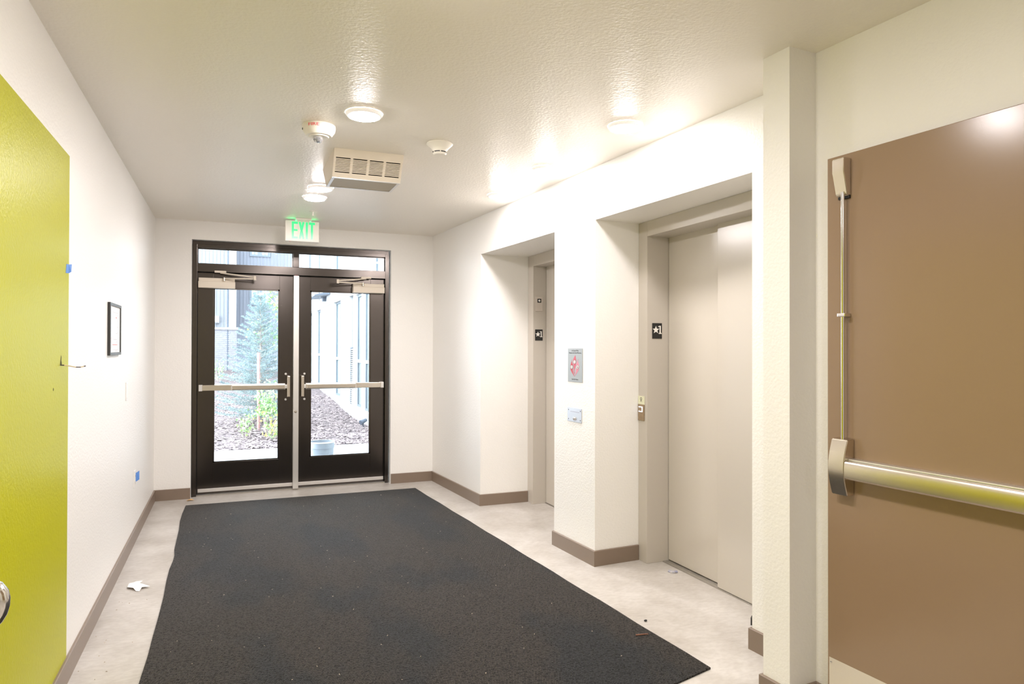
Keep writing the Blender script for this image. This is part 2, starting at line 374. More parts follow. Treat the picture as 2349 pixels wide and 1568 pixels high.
# ------------------------------------------------------------------ black storefront doors in the end wall
FY = YB + 0.06; LY = YB + 0.11                       # faces of frame and leaves
d1 = empty('door_1', ((OL + OR_) / 2, FY, 0), 'black aluminium door frame with two transom panes in the end wall', 'door frame', kind='structure')
FL, FR, FT = OL + 0.004, OR_ - 0.013, 2.397
for nm, a in (('jamb', (FL, -0.285, FY, FY + 0.115, 0, FT)), ('jamb', (1.489, FR, FY, FY + 0.115, 0, FT)),
              ('frame_head', (-0.285, 1.489, FY, FY + 0.115, 2.335, FT)), ('transom_bar', (-0.285, 1.489, FY, FY + 0.115, 2.112, 2.190)),
              ('transom_mullion', (0.575, 0.627, FY, FY + 0.115, 2.190, 2.335))):
    put(nm, BB(0.002, *a), BLACK, d1)
bm = bm_new()                                        # thin stops that step the frame back
box(bm, FL, FR, FY - 0.006, FY + 0.02, FT - 0.028, FT + 0.003); box(bm, FL - 0.002, FL + 0.016, FY - 0.006, FY + 0.02, 0, FT - 0.028); box(bm, FR - 0.016, FR + 0.002, FY - 0.006, FY + 0.02, 0, FT - 0.028)
put('perimeter_stop', bm, BLACK, d1)
for x0, x1 in ((-0.285, 0.575), (0.627, 1.489)):
    g = put('transom_pane', B(x0, x1, FY + 0.05, FY + 0.056, 2.190, 2.335), GLASS, d1)
    bm = bm_new(); y0, y1 = FY + 0.035, FY + 0.05
    box(bm, x0, x1, y0, y1, 2.190, 2.196); box(bm, x0, x1, y0, y1, 2.327, 2.335); box(bm, x0, x0 + 0.008, y0, y1, 2.196, 2.327); box(bm, x1 - 0.008, x1, y0, y1, 2.196, 2.327)
    put('glazing_bead', bm, SILVER if x0 < 0 and False else BLACK, d1)
bm = bm_new(); box(bm, -0.285, 1.489, FY + 0.0, YB + 0.2, 0.0005, 0.010)
put('threshold', bm, SILL, d1, label='flat worn aluminium threshold')
for a in ((-0.285, 1.489, LY + 0.004, LY + 0.040, 2.1045, 2.1125), (-0.2855, -0.2815, LY + 0.004, LY + 0.040, 0.010, 2.1045), (1.4855, 1.4895, LY + 0.004, LY + 0.040, 0.010, 2.1045), (0.5975, 0.6105, LY + 0.004, LY + 0.040, 0.010, 2.1045)):
    put('weather_strip', B(*a), GASKET, d1)
ml = put('centre_mullion', BB(0.003, 0.578, 0.630, YB + 0.04, LY - 0.006, 0.012, 2.106), SILVER, d1, label='silver removable post between the leaves')
bm = bm_new(); lathe(bm, [(0, YB + 0.034), (0.010, YB + 0.035), (0.013, YB + 0.039), (0.013, YB + 0.045)], 16, 'y', (0.602, 0, 0.767))
lk = put('lock_cylinder', bm, STEEL, ml, smooth='angle')
bm = bm_new(); box(bm, 0.588, 0.620, YB + 0.044, LY - 0.01, 2.106, 2.112)
put('post_bracket', bm, M('red_brown_bracket', (0.22, 0.06, 0.06), 0.5), ml)

def arms(bm, px, ex, sx):
    y0 = LY - 0.075
    tube(bm, [(px, y0, 2.052), (ex, 6.90, 2.047)], 0.0065, 8); tube(bm, [(ex, 6.90, 2.062), (sx, FY - 0.014, 2.104)], 0.0065, 8)
    lathe(bm, [(0, 2.034), (0.012, 2.035), (0.012, 2.074), (0, 2.075)], 12, 'z', (ex, 6.90, 0))
def leaf(n, x0, x1, gx0, gx1, lab, side):
    GZ0, GZ1 = 0.303, 1.967; Y0, Y1 = LY, LY + 0.045
    d = empty('door_%d' % n, ((x0 + x1) / 2, LY, 0), lab, 'door', kind='structure')
    put('stile', BB(0.0015, x0, gx0, Y0, Y1, 0.012, 2.105), BLACK, d); put('stile', BB(0.0015, gx1, x1, Y0, Y1, 0.012, 2.105), BLACK, d)
    put('bottom_rail', BB(0.0015, gx0, gx1, Y0 + 0.001, Y1, 0.012, GZ0), BLACK, d); put('top_rail', BB(0.0015, gx0, gx1, Y0 + 0.001, Y1, GZ1, 2.105), BLACK, d)
    bm = bm_new(); t = 0.013
    box(bm, gx0, gx0 + t, Y0 + 0.006, Y0 + 0.018, GZ0, GZ1); box(bm, gx1 - t, gx1, Y0 + 0.006, Y0 + 0.018, GZ0, GZ1)
    box(bm, gx0, gx1, Y0 + 0.006, Y0 + 0.018, GZ0, GZ0 + 0.009); box(bm, gx0, gx1, Y0 + 0.006, Y0 + 0.018, GZ1 - t, GZ1)
    put('glazing_bead', bm, BLACK, d)
    put('glass_pane', B(gx0, gx1, Y0 + 0.019, Y0 + 0.025, GZ0, GZ1), GLASS, d)
    put('door_sweep', BB(0.002, x0 + 0.008, x1 - 0.004, Y0 - 0.012, Y0, 0.030, 0.062), SILVER, d, label='silver sweep strip')
    # push bar
    pb = None; s = 1 if side == 'l' else -1
    X = (lambda v: v) if side == 'l' else (lambda v: 1.199 - v + 0.004)
    def bx(nm, a0, a1, y0, y1, z0, z1, m, par, w=0.003):
        a0, a1 = sorted((X(a0), X(a1))); return put(nm, BB(w, a0, a1, y0, y1, z0, z1), m, par)
    bar = empty('push_bar', (X(0.13), LY, 1.016), None, None); bar.parent = d; bar.location = Vector(bar.location) - ORIGIN[d.name]
    ORIGIN[bar.name] = Vector((X(0.13), LY, 1.016))
    bar['label'] = 'satin steel push bar'
    bx('bar_end_cap', -0.267, -0.237, LY - 0.078, LY, 0.987, 1.046, SILVER, bar)
    bx('bar_housing', -0.237, 0.016, LY - 0.070, LY - 0.002, 0.990, 1.043, STEEL, bar)
    bx('bar_joint', 0.014, 0.020, LY - 0.078, LY - 0.01, 0.987, 1.046, SILVER, bar, 0.001)
    bx('touch_pad', 0.018, 0.500, LY - 0.080, LY - 0.02, 0.992, 1.038, STEEL, bar, 0.006)
    bx('bar_rail', 0.016, 0.505, LY - 0.050, LY - 0.002, 0.986, 1.045, SILVER, bar)
    bx('bar_link', 0.500, 0.524, LY - 0.062, LY - 0.005, 0.998, 1.034, SILVER, bar)
    bx('latch_case', 0.521, 0.549, LY - 0.076, LY, 0.912, 1.121, STEEL, bar, 0.006)
    for z in (1.138, 0.886):
        bm = bm_new(); lathe(bm, [(0, LY - 0.008), (0.009, LY - 0.0075), (0.012, LY - 0.004), (0.012, LY + 0.001)], 16, 'y', (X(0.513), 0, z))
        put('through_bolt', bm, SILVER, d, smooth='angle')
    # overhead closer
    cl = empty('door_closer', (X(-0.116), LY, 2.0), None, None); cl.parent = d; cl.location = Vector(cl.location) - ORIGIN[d.name]
    ORIGIN[cl.name] = Vector((X(-0.116), LY, 2.0)); cl['label'] = 'cream overhead closer'
    bx('closer_cover', -0.276, 0.046, LY - 0.072, LY - 0.002, 1.959, 2.022, CREAM, cl, 0.006)
    bx('closer_body', -0.272, 0.042, LY - 0.060, LY - 0.002, 2.022, 2.054, CREAM, cl, 0.002)
    bm = bm_new(); arms(bm, X(-0.052), X(0.217), X(-0.085)); put('closer_arm', bm, CREAM, cl)
    bm = bm_new(); lathe(bm, [(0, 2.024), (0.011, 2.026), (0.011, 2.060), (0, 2.062)], 12, 'z', (X(-0.052), LY - 0.075, 0)); put('pivot_pin', bm, STEEL, cl, smooth='angle')
    bx('arm_shoe', -0.136, -0.034, FY - 0.022, FY - 0.0005, 2.105, 2.124, CREAM, cl, 0.002)
    return d
leaf(2, -0.282, 0.598, -0.145, 0.452, 'left black framed glass door leaf with steel push bar', 'l')
leaf(3, 0.610, 1.486, 0.744, 1.346, 'right black framed glass door leaf with steel push bar', 'r')

# ------------------------------------------------------------------ elevator entrances
def elevator(n, E, lab, hand):
    y0, ya, yb, y1 = E
    d = empty('door_%d' % n, (EX, (y0 + y1) / 2, 0), lab, 'elevator door', kind='structure')
    D = 0.24
    a = put('jamb', BB(0.002, EX, EX + D, ya, y0 - 0.0005, 0, 2.2335), JAMB, d)
    put('jamb', BB(0.002, EX, EX + D, y1 + 0.0005, yb, 0, 2.2335), JAMB, d)
    put('header', BB(0.002, EX, EX + D, yb + 0.0005, ya - 0.0005, 2.135, 2.2335), JAMB, d)
    ym = ya - 0.541 if hand == 'far' else yb + 0.55
    if hand == 'far':                                # slow panel at the far jamb, fast panel near
        put('door_panel', BB(0.002, 2.685, 2.715, ym - 0.05, ya - 0.005, 0.012, 2.150), ELEV, d)
        put('door_panel', BB(0.002, 2.646, 2.676, yb - 0.06, ym, 0.008, 2.150), ELEV, d)
    else:
        put('door_panel', BB(0.002, 2.646, 2.676, ym, ya - 0.006, 0.008, 2.150), ELEV, d)
        put('door_panel', BB(0.002, 2.685, 2.715, yb - 0.06, ym + 0.05, 0.012, 2.150), ELEV, d)
    bm = bm_new(); box(bm, 2.72, 2.76, yb - 0.07, ya + 0.05, 0, 2.2)
    put('shaft_shade', bm, DARK, d)  # black sheet paints the shade behind the door panels
    bm = bm_new(); box(bm, 2.640, 2.720, yb + 0.0005, ya - 0.0005, 0.0004, 0.004)
    for k in range(3): box(bm, 2.644 + 0.022 * k, 2.656 + 0.022 * k, yb + 0.0005, ya - 0.0005, 0.004, 0.0055)
    put('sill', bm, SILL, d)
    return d
elevator(4, E1, 'far elevator entrance with beige metal door in the recess', 'near')
elevator(5, E2, 'near elevator entrance with two beige sliding panels in the recess', 'far')

def star_sign(x0, x1, y, z0, z1, lab):
    w, h = x1 - x0, z1 - z0; yf = y - 0.004
    t = empty('floor_number_sign', ((x0 + x1) / 2, y, z0), lab, 'sign', 'black star floor signs')
    put('plate', BB(0.0025, x0, x1, yf, y - 0.0003, z0, z1), SIGNBLK, t)
    cx, cz, r = x0 + 0.36 * w, z0 + 0.56 * h, 0.255 * h
    bm = bm_new(); lo, hi = [], []
    for k in range(10):
        a = math.pi / 2 + k * math.pi / 5; rr = r if k % 2 == 0 else r * 0.42
        p = (cx + rr * math.cos(a) * 1.04, cz + rr * math.sin(a))
        lo.append(bm.verts.new((p[0], yf, p[1]))); hi.append(bm.verts.new((p[0], yf - 0.0012, p[1])))
    bm.faces.new(hi)
    for k in range(10): bm.faces.new((lo[k], lo[(k + 1) % 10], hi[(k + 1) % 10], hi[k]))
    put('star', bm, SIGNWHT, t)
    bm = bm_new(); c = x0 + 0.80 * w; zb, zt = z0 + 0.31 * h, z0 + 0.83 * h
    box(bm, c - 0.062 * w, c + 0.062 * w, yf - 0.0012, yf, zb + 0.06 * h, zt); box(bm, c - 0.15 * w, c + 0.15 * w, yf - 0.0012, yf, zb, zb + 0.06 * h)
    hexa(bm, [(c - 0.20 * w, yf - 0.0012, zt - 0.09 * h), (c - 0.0625 * w, yf - 0.0012, zt - 0.045 * h), (c - 0.0625 * w, yf, zt - 0.045 * h), (c - 0.20 * w, yf, zt - 0.09 * h),
              (c - 0.20 * w, yf - 0.0012, zt - 0.035 * h), (c - 0.0625 * w, yf - 0.0012, zt), (c - 0.0625 * w, yf, zt), (c - 0.20 * w, yf, zt - 0.035 * h)])
    put('numeral', bm, SIGNWHT, t)
    bm = bm_new()
    for i, j in ((0, 0), (1, 0), (0, 1), (2, 0), (3, 1), (4, 0), (5, 0), (4, 1), (1, 2)):
        lathe(bm, [(0.0008, yf), (0.0008, yf - 0.0007), (0, yf - 0.001)], 6, 'y', (x0 + w * (0.36 + 0.06 * i), 0, z0 + h * (0.25 - 0.035 * j)))
    put('braille_dots', bm, INK, t, kind='stuff')
star_sign(2.557, 2.632, E2[1], 1.467, 1.569, 'black sign with white star and 1 on the near elevator jamb')
star_sign(2.537, 2.612, E1[1], 1.468, 1.568, 'black sign with white star and 1 on the far elevator jamb')

t = empty('hall_lantern', (2.574, E1[1], 1.73), 'small beige indicator plate with black square above the far star sign', 'indicator')
put('plate', BB(0.002, 2.540, 2.608, E1[1] - 0.008, E1[1] - 0.0003, 1.732, 1.862), M('satin_indicator_plate', (0.62, 0.56, 0.50), 0.35, 0.3), t)
put('lens_housing', BB(0.001, 2.557, 2.594, E1[1] - 0.011, E1[1] - 0.008, 1.809, 1.844), SIGNBLK, t)
bm = bm_new(); lathe(bm, [(0, E1[1] - 0.018), (0.007, E1[1] - 0.0165), (0.011, E1[1] - 0.011)], 8, 'y', (2.576, 0, 1.8265))
put('jewel_lens', bm, SILVER, t)

t = empty('call_station', (EX, 3.845, 0.927), 'narrow elevator call panel with lit square button beside the near elevator', 'call button')
put('instruction_plate', BB(0.001, EX - 0.005, EX - 0.0003, 3.811, 3.880, 1.033, 1.088), CALLPL, t)
bm = bm_new(); lathe(bm, [(0.0065, EX - 0.0052), (0.0065, EX - 0.0062), (0.0095, EX - 0.0062), (0.0095, EX - 0.0052)], 16, 'x', (0, 3.845, 1.070))
box(bm, EX - 0.0062, EX - 0.005, 3.839, 3.851, 1.0575, 1.0605); box(bm, EX - 0.0056, EX - 0.005, 3.833, 3.857, 1.051, 1.0525)
put('printed_symbol', bm, INK, t)
put('panel', BB(0.0015, EX - 0.007, EX - 0.0003, 3.810, 3.880, 0.927, 1.033), BRONZE, t)
bm = bm_new(); xa, xb = EX - 0.0095, EX - 0.007
box(bm, xa, xb, 3.826, 3.868, 1.014, 1.019); box(bm, xa, xb, 3.826, 3.868, 0.984, 0.989); box(bm, xa, xb, 3.826, 3.831, 0.989, 1.014)
put('lit_bracket', bm, RINGL, t, label='glowing white button outline')
put('button_cap', BB(0.001, EX - 0.0088, EX - 0.007, 3.833, 3.866, 0.991, 1.012), BRONZE, t)

# ------------------------------------------------------------------ plates on the pier
def rl(s, d, z): return R(s, d, z)
XF = lambda s, z, d: Matrix(((DV.x, 0, -NV.x, R(s, d, z).x), (DV.y, 0, -NV.y, R(s, d, z).y), (0, 1, 0, z), (0, 0, 0, 1)))   # text plane facing the hallway
SG = (2.783, 2.972, 1.174, 1.4015)
t = empty('fire_notice_sign', R(2.878, 0, 1.174), 'grey metal in case of fire notice with red flames on the pier', 'sign')
bm = bm_new(); rbox(bm, SG[0], SG[1], -0.003, -0.0003, SG[2], SG[3]); bevel(bm, 0.0008, 1); put('plate', bm, PLATE, t)
for s_, sz, z in (('In Case of Fire', 0.0145, 1.386), ('Elevators Are Out Of Service', 0.0132, 1.371), ('Use Exit Stairs', 0.0145, 1.192)):
    put('lettering', text_bm(s_, sz, 0.0003, xf=XF(2.878, z, -0.0033)), INK, t)
def sgp(x, y):
    u = (x - 212) / 523.0; v = (y - 215) / (1185 + 45 * u)
    return SG[0] + (SG[1] - SG[0]) * u, SG[3] - (SG[3] - SG[2]) * v
def flat(bm, px, d0, d1):
    q = [sgp(*p) for p in px]; lo = [bm.verts.new(R(s, d0, z)) for s, z in q]; hi = [bm.verts.new(R(s, d1, z)) for s, z in q]; n = len(q)
    bm.faces.new(hi)
    for i in range(n): bm.faces.new((lo[i], lo[(i + 1) % n], hi[(i + 1) % n], hi[i]))
FLM = [([(372, 605), (350, 680), (322, 790), (308, 900), (320, 990), (360, 1080), (410, 1150), (450, 1228), (428, 1130), (400, 1070), (386, 980), (404, 900), (400, 800), (376, 740), (362, 670)], CRIMSON),
       ([(490, 458), (450, 520), (416, 590), (405, 680), (420, 780), (432, 870), (427, 960), (427, 1060), (452, 1130), (464, 1110), (446, 1040), (456, 960), (482, 890), (505, 800), (517, 700), (512, 600), (496, 540)], ROSE),
       ([(587, 605), (560, 660), (536, 740), (518, 800), (506, 900), (511, 980), (506, 1060), (482, 1150), (458, 1228), (520, 1132), (580, 1050), (614, 960), (620, 870), (602, 760), (580, 700)], PINK)]
for px, m in FLM:
    bm = bm_new(); flat(bm, px, -0.003, -0.0036); put('flame_print', bm, m, t)
for (cx, cy), strokes in (((465, 700), [((455, 660), (475, 690)), ((475, 690), (455, 720)), ((455, 720), (485, 735))]),
                          ((360, 885), [((335, 865), (390, 865)), ((350, 865), (350, 925)), ((370, 885), (385, 920))]),
                          ((565, 885), [((545, 855), (585, 915)), ((585, 870), (550, 905)), ((560, 850), (570, 930))])):
    bm = bm_new(); flat(bm, [(cx + 46 * math.cos(k * math.pi / 10), cy + 74 * math.sin(k * math.pi / 10)) for k in range(20)], -0.0036, -0.0040)
    put('emblem_ring', bm, INK, t)
    bm = bm_new(); c0 = bm.verts.new(R(sgp(cx, cy)[0], -0.0046, sgp(cx, cy)[1])); rg = []
    for k in range(20):
        q = sgp(cx + 37 * math.cos(k * math.pi / 10), cy + 61 * math.sin(k * math.pi / 10)); rg.append((bm.verts.new(R(q[0], -0.0046, q[1])), bm.verts.new(R(q[0], -0.0038, q[1]))))
    for k in range(20):
        a, c = rg[k], rg[(k + 1) % 20]; bm.faces.new((c0, a[0], c[0])); bm.faces.new((a[0], a[1], c[1], c[0]))
    put('emblem_disc', bm, SIGNWHT, t)
    bm = bm_new()
    for a, c in strokes:
        dx, dy = c[0] - a[0], c[1] - a[1]; l = math.hypot(dx, dy); nx, ny = -dy / l * 4, dx / l * 4
        flat(bm, [(a[0] + nx, a[1] + ny), (c[0] + nx, c[1] + ny), (c[0] - nx, c[1] - ny), (a[0] - nx, a[1] - ny)], -0.0045, -0.0050)
    put('emblem_figure', bm, INK, t)

t = empty('key_switch_plate', R(2.87, 0, 0.90), 'square bright metal key switch plate below the fire notice', 'switch plate')
bm = bm_new(); rbox(bm, 2.779, 2.963, -0.004, -0.0003, 0.903, 0.998); bevel(bm, 0.001, 1); put('plate', bm, KEYPL, t)
for s_ in (2.796, 2.948):
    for z in (0.920, 0.982):
        bm = bm_new(); lathe(bm, [(0, 0.0016), (0.004, 0.001), (0.0045, 0)], 10, 'z'); bmesh.ops.transform(bm, matrix=XF(s_, z, -0.004), verts=bm.verts)
        put('screw', bm, M('dark_screw', (0.12, 0.11, 0.13), 0.4, 0.6) if not bpy.data.materials.get('dark_screw') else bpy.data.materials['dark_screw'], t)
bm = bm_new(); lathe(bm, [(0.005, 0.010), (0.010, 0.009), (0.0125, 0.004), (0.0135, 0)], 18, 'z'); lathe(bm, [(0, 0.006), (0.005, 0.010)], 18, 'z')
bmesh.ops.transform(bm, matrix=XF(2.878, 0.927, -0.004), verts=bm.verts); put('key_switch', bm, CHROME, t, smooth='angle')
bm = bm_new()
for k in range(11): rbox(bm, 2.82 + 0.0105 * k, 2.8275 + 0.0105 * k, -0.0045, -0.004, 0.9695, 0.9735)
put('faint_print', bm, FAINT, t)

# ------------------------------------------------------------------ brown fire doors folded back along the walls
def fire_door(n, O, U, V, width, lab, full):
    """O hinge-free corner at the floor, U along the leaf from its free edge, V out of the leaf towards the hallway"""
    U = Vector(U).normalized(); V = Vector(V).normalized(); O = Vector(O)
    Q = lambda u, v, z: O + U * u + V * v + Vector((0, 0, z))
    def qb(bm, u0, u1, v0, v1, z0, z1):
        hexa(bm, [Q(u0, v0, z0), Q(u1, v0, z0), Q(u1, v1, z0), Q(u0, v1, z0), Q(u0, v0, z1), Q(u1, v0, z1), Q(u1, v1, z1), Q(u0, v1, z1)])
    def QB(w, *a):
        bm = bm_new(); qb(bm, *a); bevel(bm, w); return bm
    d = empty('door_%d' % n, O, lab, 'door', kind='structure')
    put('leaf', QB(0.0022, 0, width, -0.044, 0, 0.010, 2.118), BROWN, d)
    put('kick_plate', QB(0.0006, 0.007, width - 0.007, 0.0003, 0.0016, 0.012, 0.262), M('satin_kick_plate_%d' % n, (0.74, 0.68, 0.58), 0.36, 0.55), d, label='satin metal kick plate')
    for u in (0.016, width - 0.016):
        for z in (0.246, 0.03):
            bm = bm_new(); lathe(bm, [(0, 0.003), (0.003, 0.0025), (0.0042, 0)], 10, 'z')
            mm = Matrix(((U.x, 0, V.x, Q(u, 0.0016, z).x), (U.y, 0, V.y, Q(u, 0.0016, z).y), (0, 1, 0, z), (0, 0, 0, 1)))
            bmesh.ops.transform(bm, matrix=mm, verts=bm.verts); put('kick_plate_screw', bm, CHROME, d)
    for z in (0.25, 1.06, 1.87):
        a, c = Q(width + 0.006, -0.022, z - 0.055), Q(width + 0.006, -0.022, z + 0.055)
        bm = bm_new(); tube(bm, [a, c], 0.007, 12); put('hinge', bm, STEEL, d)
    # top latch
    def prof_case(nm, u0, u1, prof, m, w):           # side profile (v, z) swept across u
        bm = bm_new(); a = [bm.verts.new(Q(u0, v, z)) for v, z in prof]; c = [bm.verts.new(Q(u1, v, z)) for v, z in prof]; k = len(prof)
        bm.faces.new(a); bm.faces.new(c[::-1])
        for i in range(k): bm.faces.new((a[i], a[(i + 1) % k], c[(i + 1) % k], c[i]))
        bmesh.ops.recalc_face_normals(bm, faces=bm.faces)
        bmesh.ops.bevel(bm, geom=[e for e in bm.edges if len(e.link_faces) == 2 and e.calc_face_angle(0) > 0.6], offset=w, segments=2, affect='EDGES', clamp_overlap=True)
        return put(nm, bm, m, d, smooth='angle')
    prof_case('top_latch', 0.052, 0.100, [(0.0003, 1.962), (0.014, 1.962), (0.022, 1.968), (0.036, 2.030), (0.041, 2.046), (0.041, 2.094), (0.036, 2.098), (0.0003, 2.098)], STEEL, 0.002)
    put('latch_back_plate', QB(0.001, 0.053, 0.0985, 0.0002, 0.010, 1.953, 2.09), GASKET, d)
    bm = bm_new(); tube(bm, [Q(0.083, 0.023, 1.06), Q(0.083, 0.023, 1.975)], 0.0068, 14, cap=False); put('vertical_rod', bm, CHROME, d, smooth=True)
    bm = bm_new(); qb(bm, 0.066, 0.100, 0.0003, 0.033, 1.523, 1.536); bevel(bm, 0.003); put('rod_guide', bm, CHROME, d)
    hp = [(0.0003, 0.880)] + [(0.036 + 0.021 * math.sin(math.pi * k / 10), 0.880 + 0.200 * k / 10) for k in range(11)] + [(0.0003, 1.084)]
    prof_case('latch_head', 0.046, 0.112, hp, STEEL, 0.0025)
    # push bar
    bar_end = width - 0.10
    put('bar_rail', QB(0.0025, 0.112, bar_end, 0.0003, 0.034, 0.940, 1.014), SILVER, d)
    put('slot_shade', QB(0.0005, 0.116, bar_end - 0.01, 0.034, 0.040, 0.948, 1.006), DARK, d)  # black filler paints the shade between rail and pad
    bm = bm_new()
    pr = [(0.038, 0.944), (0.050, 0.944), (0.056, 0.950), (0.058, 0.972), (0.056, 0.999), (0.051, 1.006), (0.038, 1.008)]
    a = [bm.verts.new(Q(0.114, v, z)) for v, z in pr]; c = [bm.verts.new(Q(bar_end - 0.012, v, z)) for v, z in pr]; k = len(pr)
    bm.faces.new(a); bm.faces.new(c[::-1])
    for i in range(k): bm.faces.new((a[i], a[(i + 1) % k], c[(i + 1) % k], c[i]))
    put('touch_pad', bm, STEEL, d, smooth='angle')
    put('bar_end_cap', QB(0.004, bar_end, bar_end + 0.05, 0.0003, 0.050, 0.936, 1.018), SILVER, d)
    return d
fire_door(6, R(5.067, -0.235), DV, -NV, 1.20, 'brown painted fire door folded back against the wall by the pilaster', True)

t = empty('pull_handle', (XL, 2.24, 0.62), 'polished steel bow handle at the lower left edge before the green paint', 'handle')
pp = [(0.0, 0.7565), (0.018, 0.757), (0.034, 0.755), (0.046, 0.749), (0.053, 0.738), (0.056, 0.724), (0.0555, 0.708), (0.052, 0.693), (0.045, 0.679), (0.035, 0.667), (0.020, 0.657), (0.0, 0.651)]
bm = bm_new(); tube(bm, [(XL + a, 2.24, c) for a, c in pp], 0.030, 20, 0.026); put('bow', bm, CHROME, t, smooth=True)
for z in (0.7565, 0.651):
    bm = bm_new(); lathe(bm, [(0, XL + 0.007), (0.036, XL + 0.006), (0.040, XL + 0.0015)], 20, 'x', (0, 2.24, z)); put('rose', bm, CHROME, t, smooth='angle')

# ------------------------------------------------------------------ ceiling fittings
def downlight(loc, lab):
    t = empty('ceiling_lamp', loc, lab, 'lamp', 'round disc lamps on the ceiling'); x, y, z = loc
    bm = bm_new(); lathe(bm, [(0.092, H - 0.0005), (0.0915, H - 0.007), (0.086, H - 0.0135), (0.079, H - 0.0180), (0.077, H - 0.010)], 40, 'z', (x, y, 0))
    put('trim_ring', bm, TRIMW, t, smooth=True)
    bm = bm_new(); lathe(bm, [(0.0768, H - 0.0160), (0.064, H - 0.0222), (0.038, H - 0.0270), (0, H - 0.0285)], 28, 'z', (x, y, 0))
    put('diffuser', bm, LAMP, t, smooth=True)
    return t
LX = [((0.615, 3.43), 'large glowing disc lamp on the ceiling behind the fire strobe'),
      ((1.917, 3.085), 'glowing disc lamp above the near elevator recess'),
      ((1.900, 4.030), 'glowing disc lamp above the pier between the elevators'),
      ((1.905, 4.870), 'pale glowing disc lamp above the far elevator recess'),
      ((0.610, 5.150), 'glowing disc lamp half hidden beyond the ceiling heater'),
      ((0.607, 5.510), 'glowing disc lamp nearest the exit sign'),
      ((0.590, 2.000), 'disc lamp on the ceiling ahead of the viewer, farther of the two'),
      ((0.610, 1.560), 'unseen disc lamp added ahead of the viewer, nearer of the two'),  # added out of view to brighten the near wall
      ((0.610, -0.05), 'unseen disc lamp added on the ceiling over the viewer'),  # added out of view as extra light near the camera
      ((0.610, -1.90), 'unseen disc lamp added on the ceiling far behind the viewer')]  # added out of view to light the hallway from behind
for i, ((x, y), lab) in enumerate(LX):
    if i == 0: lamp0 = downlight((x, y, H), lab)
    else:
        c = copy_tree(lamp0, (x, y, H)); c['label'] = lab

t = empty('fire_strobe', (0.430, 3.715, H), 'round cream fire alarm strobe reading FIRE on the ceiling', 'fire alarm')
cx, cy = 0.430, 3.715
bm = bm_new(); lathe(bm, [(0.085, H - 0.0005), (0.086, H - 0.012), (0.083, H - 0.030), (0.070, H - 0.050), (0.064, H - 0.056), (0.050, H - 0.058), (0, H - 0.058)], 48, 'z', (cx, cy, 0))
put('housing', bm, WHITEP, t, smooth='angle')
bm = bm_new(); lathe(bm, [(0.052, H - 0.0575), (0.048, H - 0.062), (0.028, H - 0.064), (0, H - 0.064)], 36, 'z', (cx, cy, 0)); put('lens_ring', bm, WHITEP, t, smooth='angle')
bm = bm_new(); lathe(bm, [(0.026, H - 0.062), (0.025, H - 0.078), (0.018, H - 0.090), (0, H - 0.094)], 14, 'z', (cx - 0.006, cy - 0.008, 0)); put('strobe_lens', bm, CLEAR, t, smooth='angle')
bm = bm_new(); tube(bm, [(cx - 0.022, cy - 0.008, H - 0.075), (cx + 0.012, cy - 0.008, H - 0.075)], 0.003, 8); box(bm, cx - 0.010, cx + 0.002, cy - 0.004, cy + 0.002, H - 0.084, H - 0.064); put('flash_tube', bm, INK, t)
bm = text_bm('FIRE', 0.030, 0.0004)                  # bent round the rim
aim = math.atan2(-cy, -cx) - 0.33
for v in bm.verts:
    x, y, z = v.co; a = aim + x / 0.086 * 1.12; rr = 0.0862 + z - 0.006 * max(0, (0.0 - y) / 0.02)
    zz = H - 0.0175 + y * 0.70; rr = 0.0864 - 0.1667 * max(0.0, H - 0.012 - zz) + z
    v.co = (cx + rr * math.cos(a), cy + rr * math.sin(a), zz)
put('fire_lettering', bm, RED, t)
bm = bm_new(); box(bm, cx - 0.0865, cx - 0.083, cy - 0.012, cy - 0.008, H - 0.034, H - 0.024); put('side_slot', bm, INK, t)

t = empty('smoke_detector', (1.107, 3.770, H), 'small white funnel shaped smoke detector on the ceiling', 'smoke detector')
bm = bm_new(); lathe(bm, [(0.075, H - 0.0005), (0.0755, H - 0.006), (0.068, H - 0.014), (0.053, H - 0.028), (0.043, H - 0.043), (0.0415, H - 0.050)], 40, 'z', (1.107, 3.77, 0)); put('base', bm, WHITEP, t, smooth='angle')
bm = bm_new(); lathe(bm, [(0.0385, H - 0.048), (0.0385, H - 0.060)], 32, 'z', (1.107, 3.77, 0)); put('sensing_gap', bm, INK, t)
bm = bm_new(); lathe(bm, [(0, H - 0.054), (0.038, H - 0.0545), (0.040, H - 0.058), (0.034, H - 0.0665), (0, H - 0.068)], 32, 'z', (1.107, 3.77, 0)); put('cap', bm, WHITEP, t, smooth='angle')
for k in range(6):
    a = k * math.pi / 3 + 0.35; p = Vector((1.107 + 0.039 * math.cos(a), 3.77 + 0.039 * math.sin(a), 0))
    put('gap_rib', B(p.x - 0.0025, p.x + 0.0025, p.y - 0.0025, p.y + 0.0025, H - 0.056, H - 0.049), WHITEP, t)

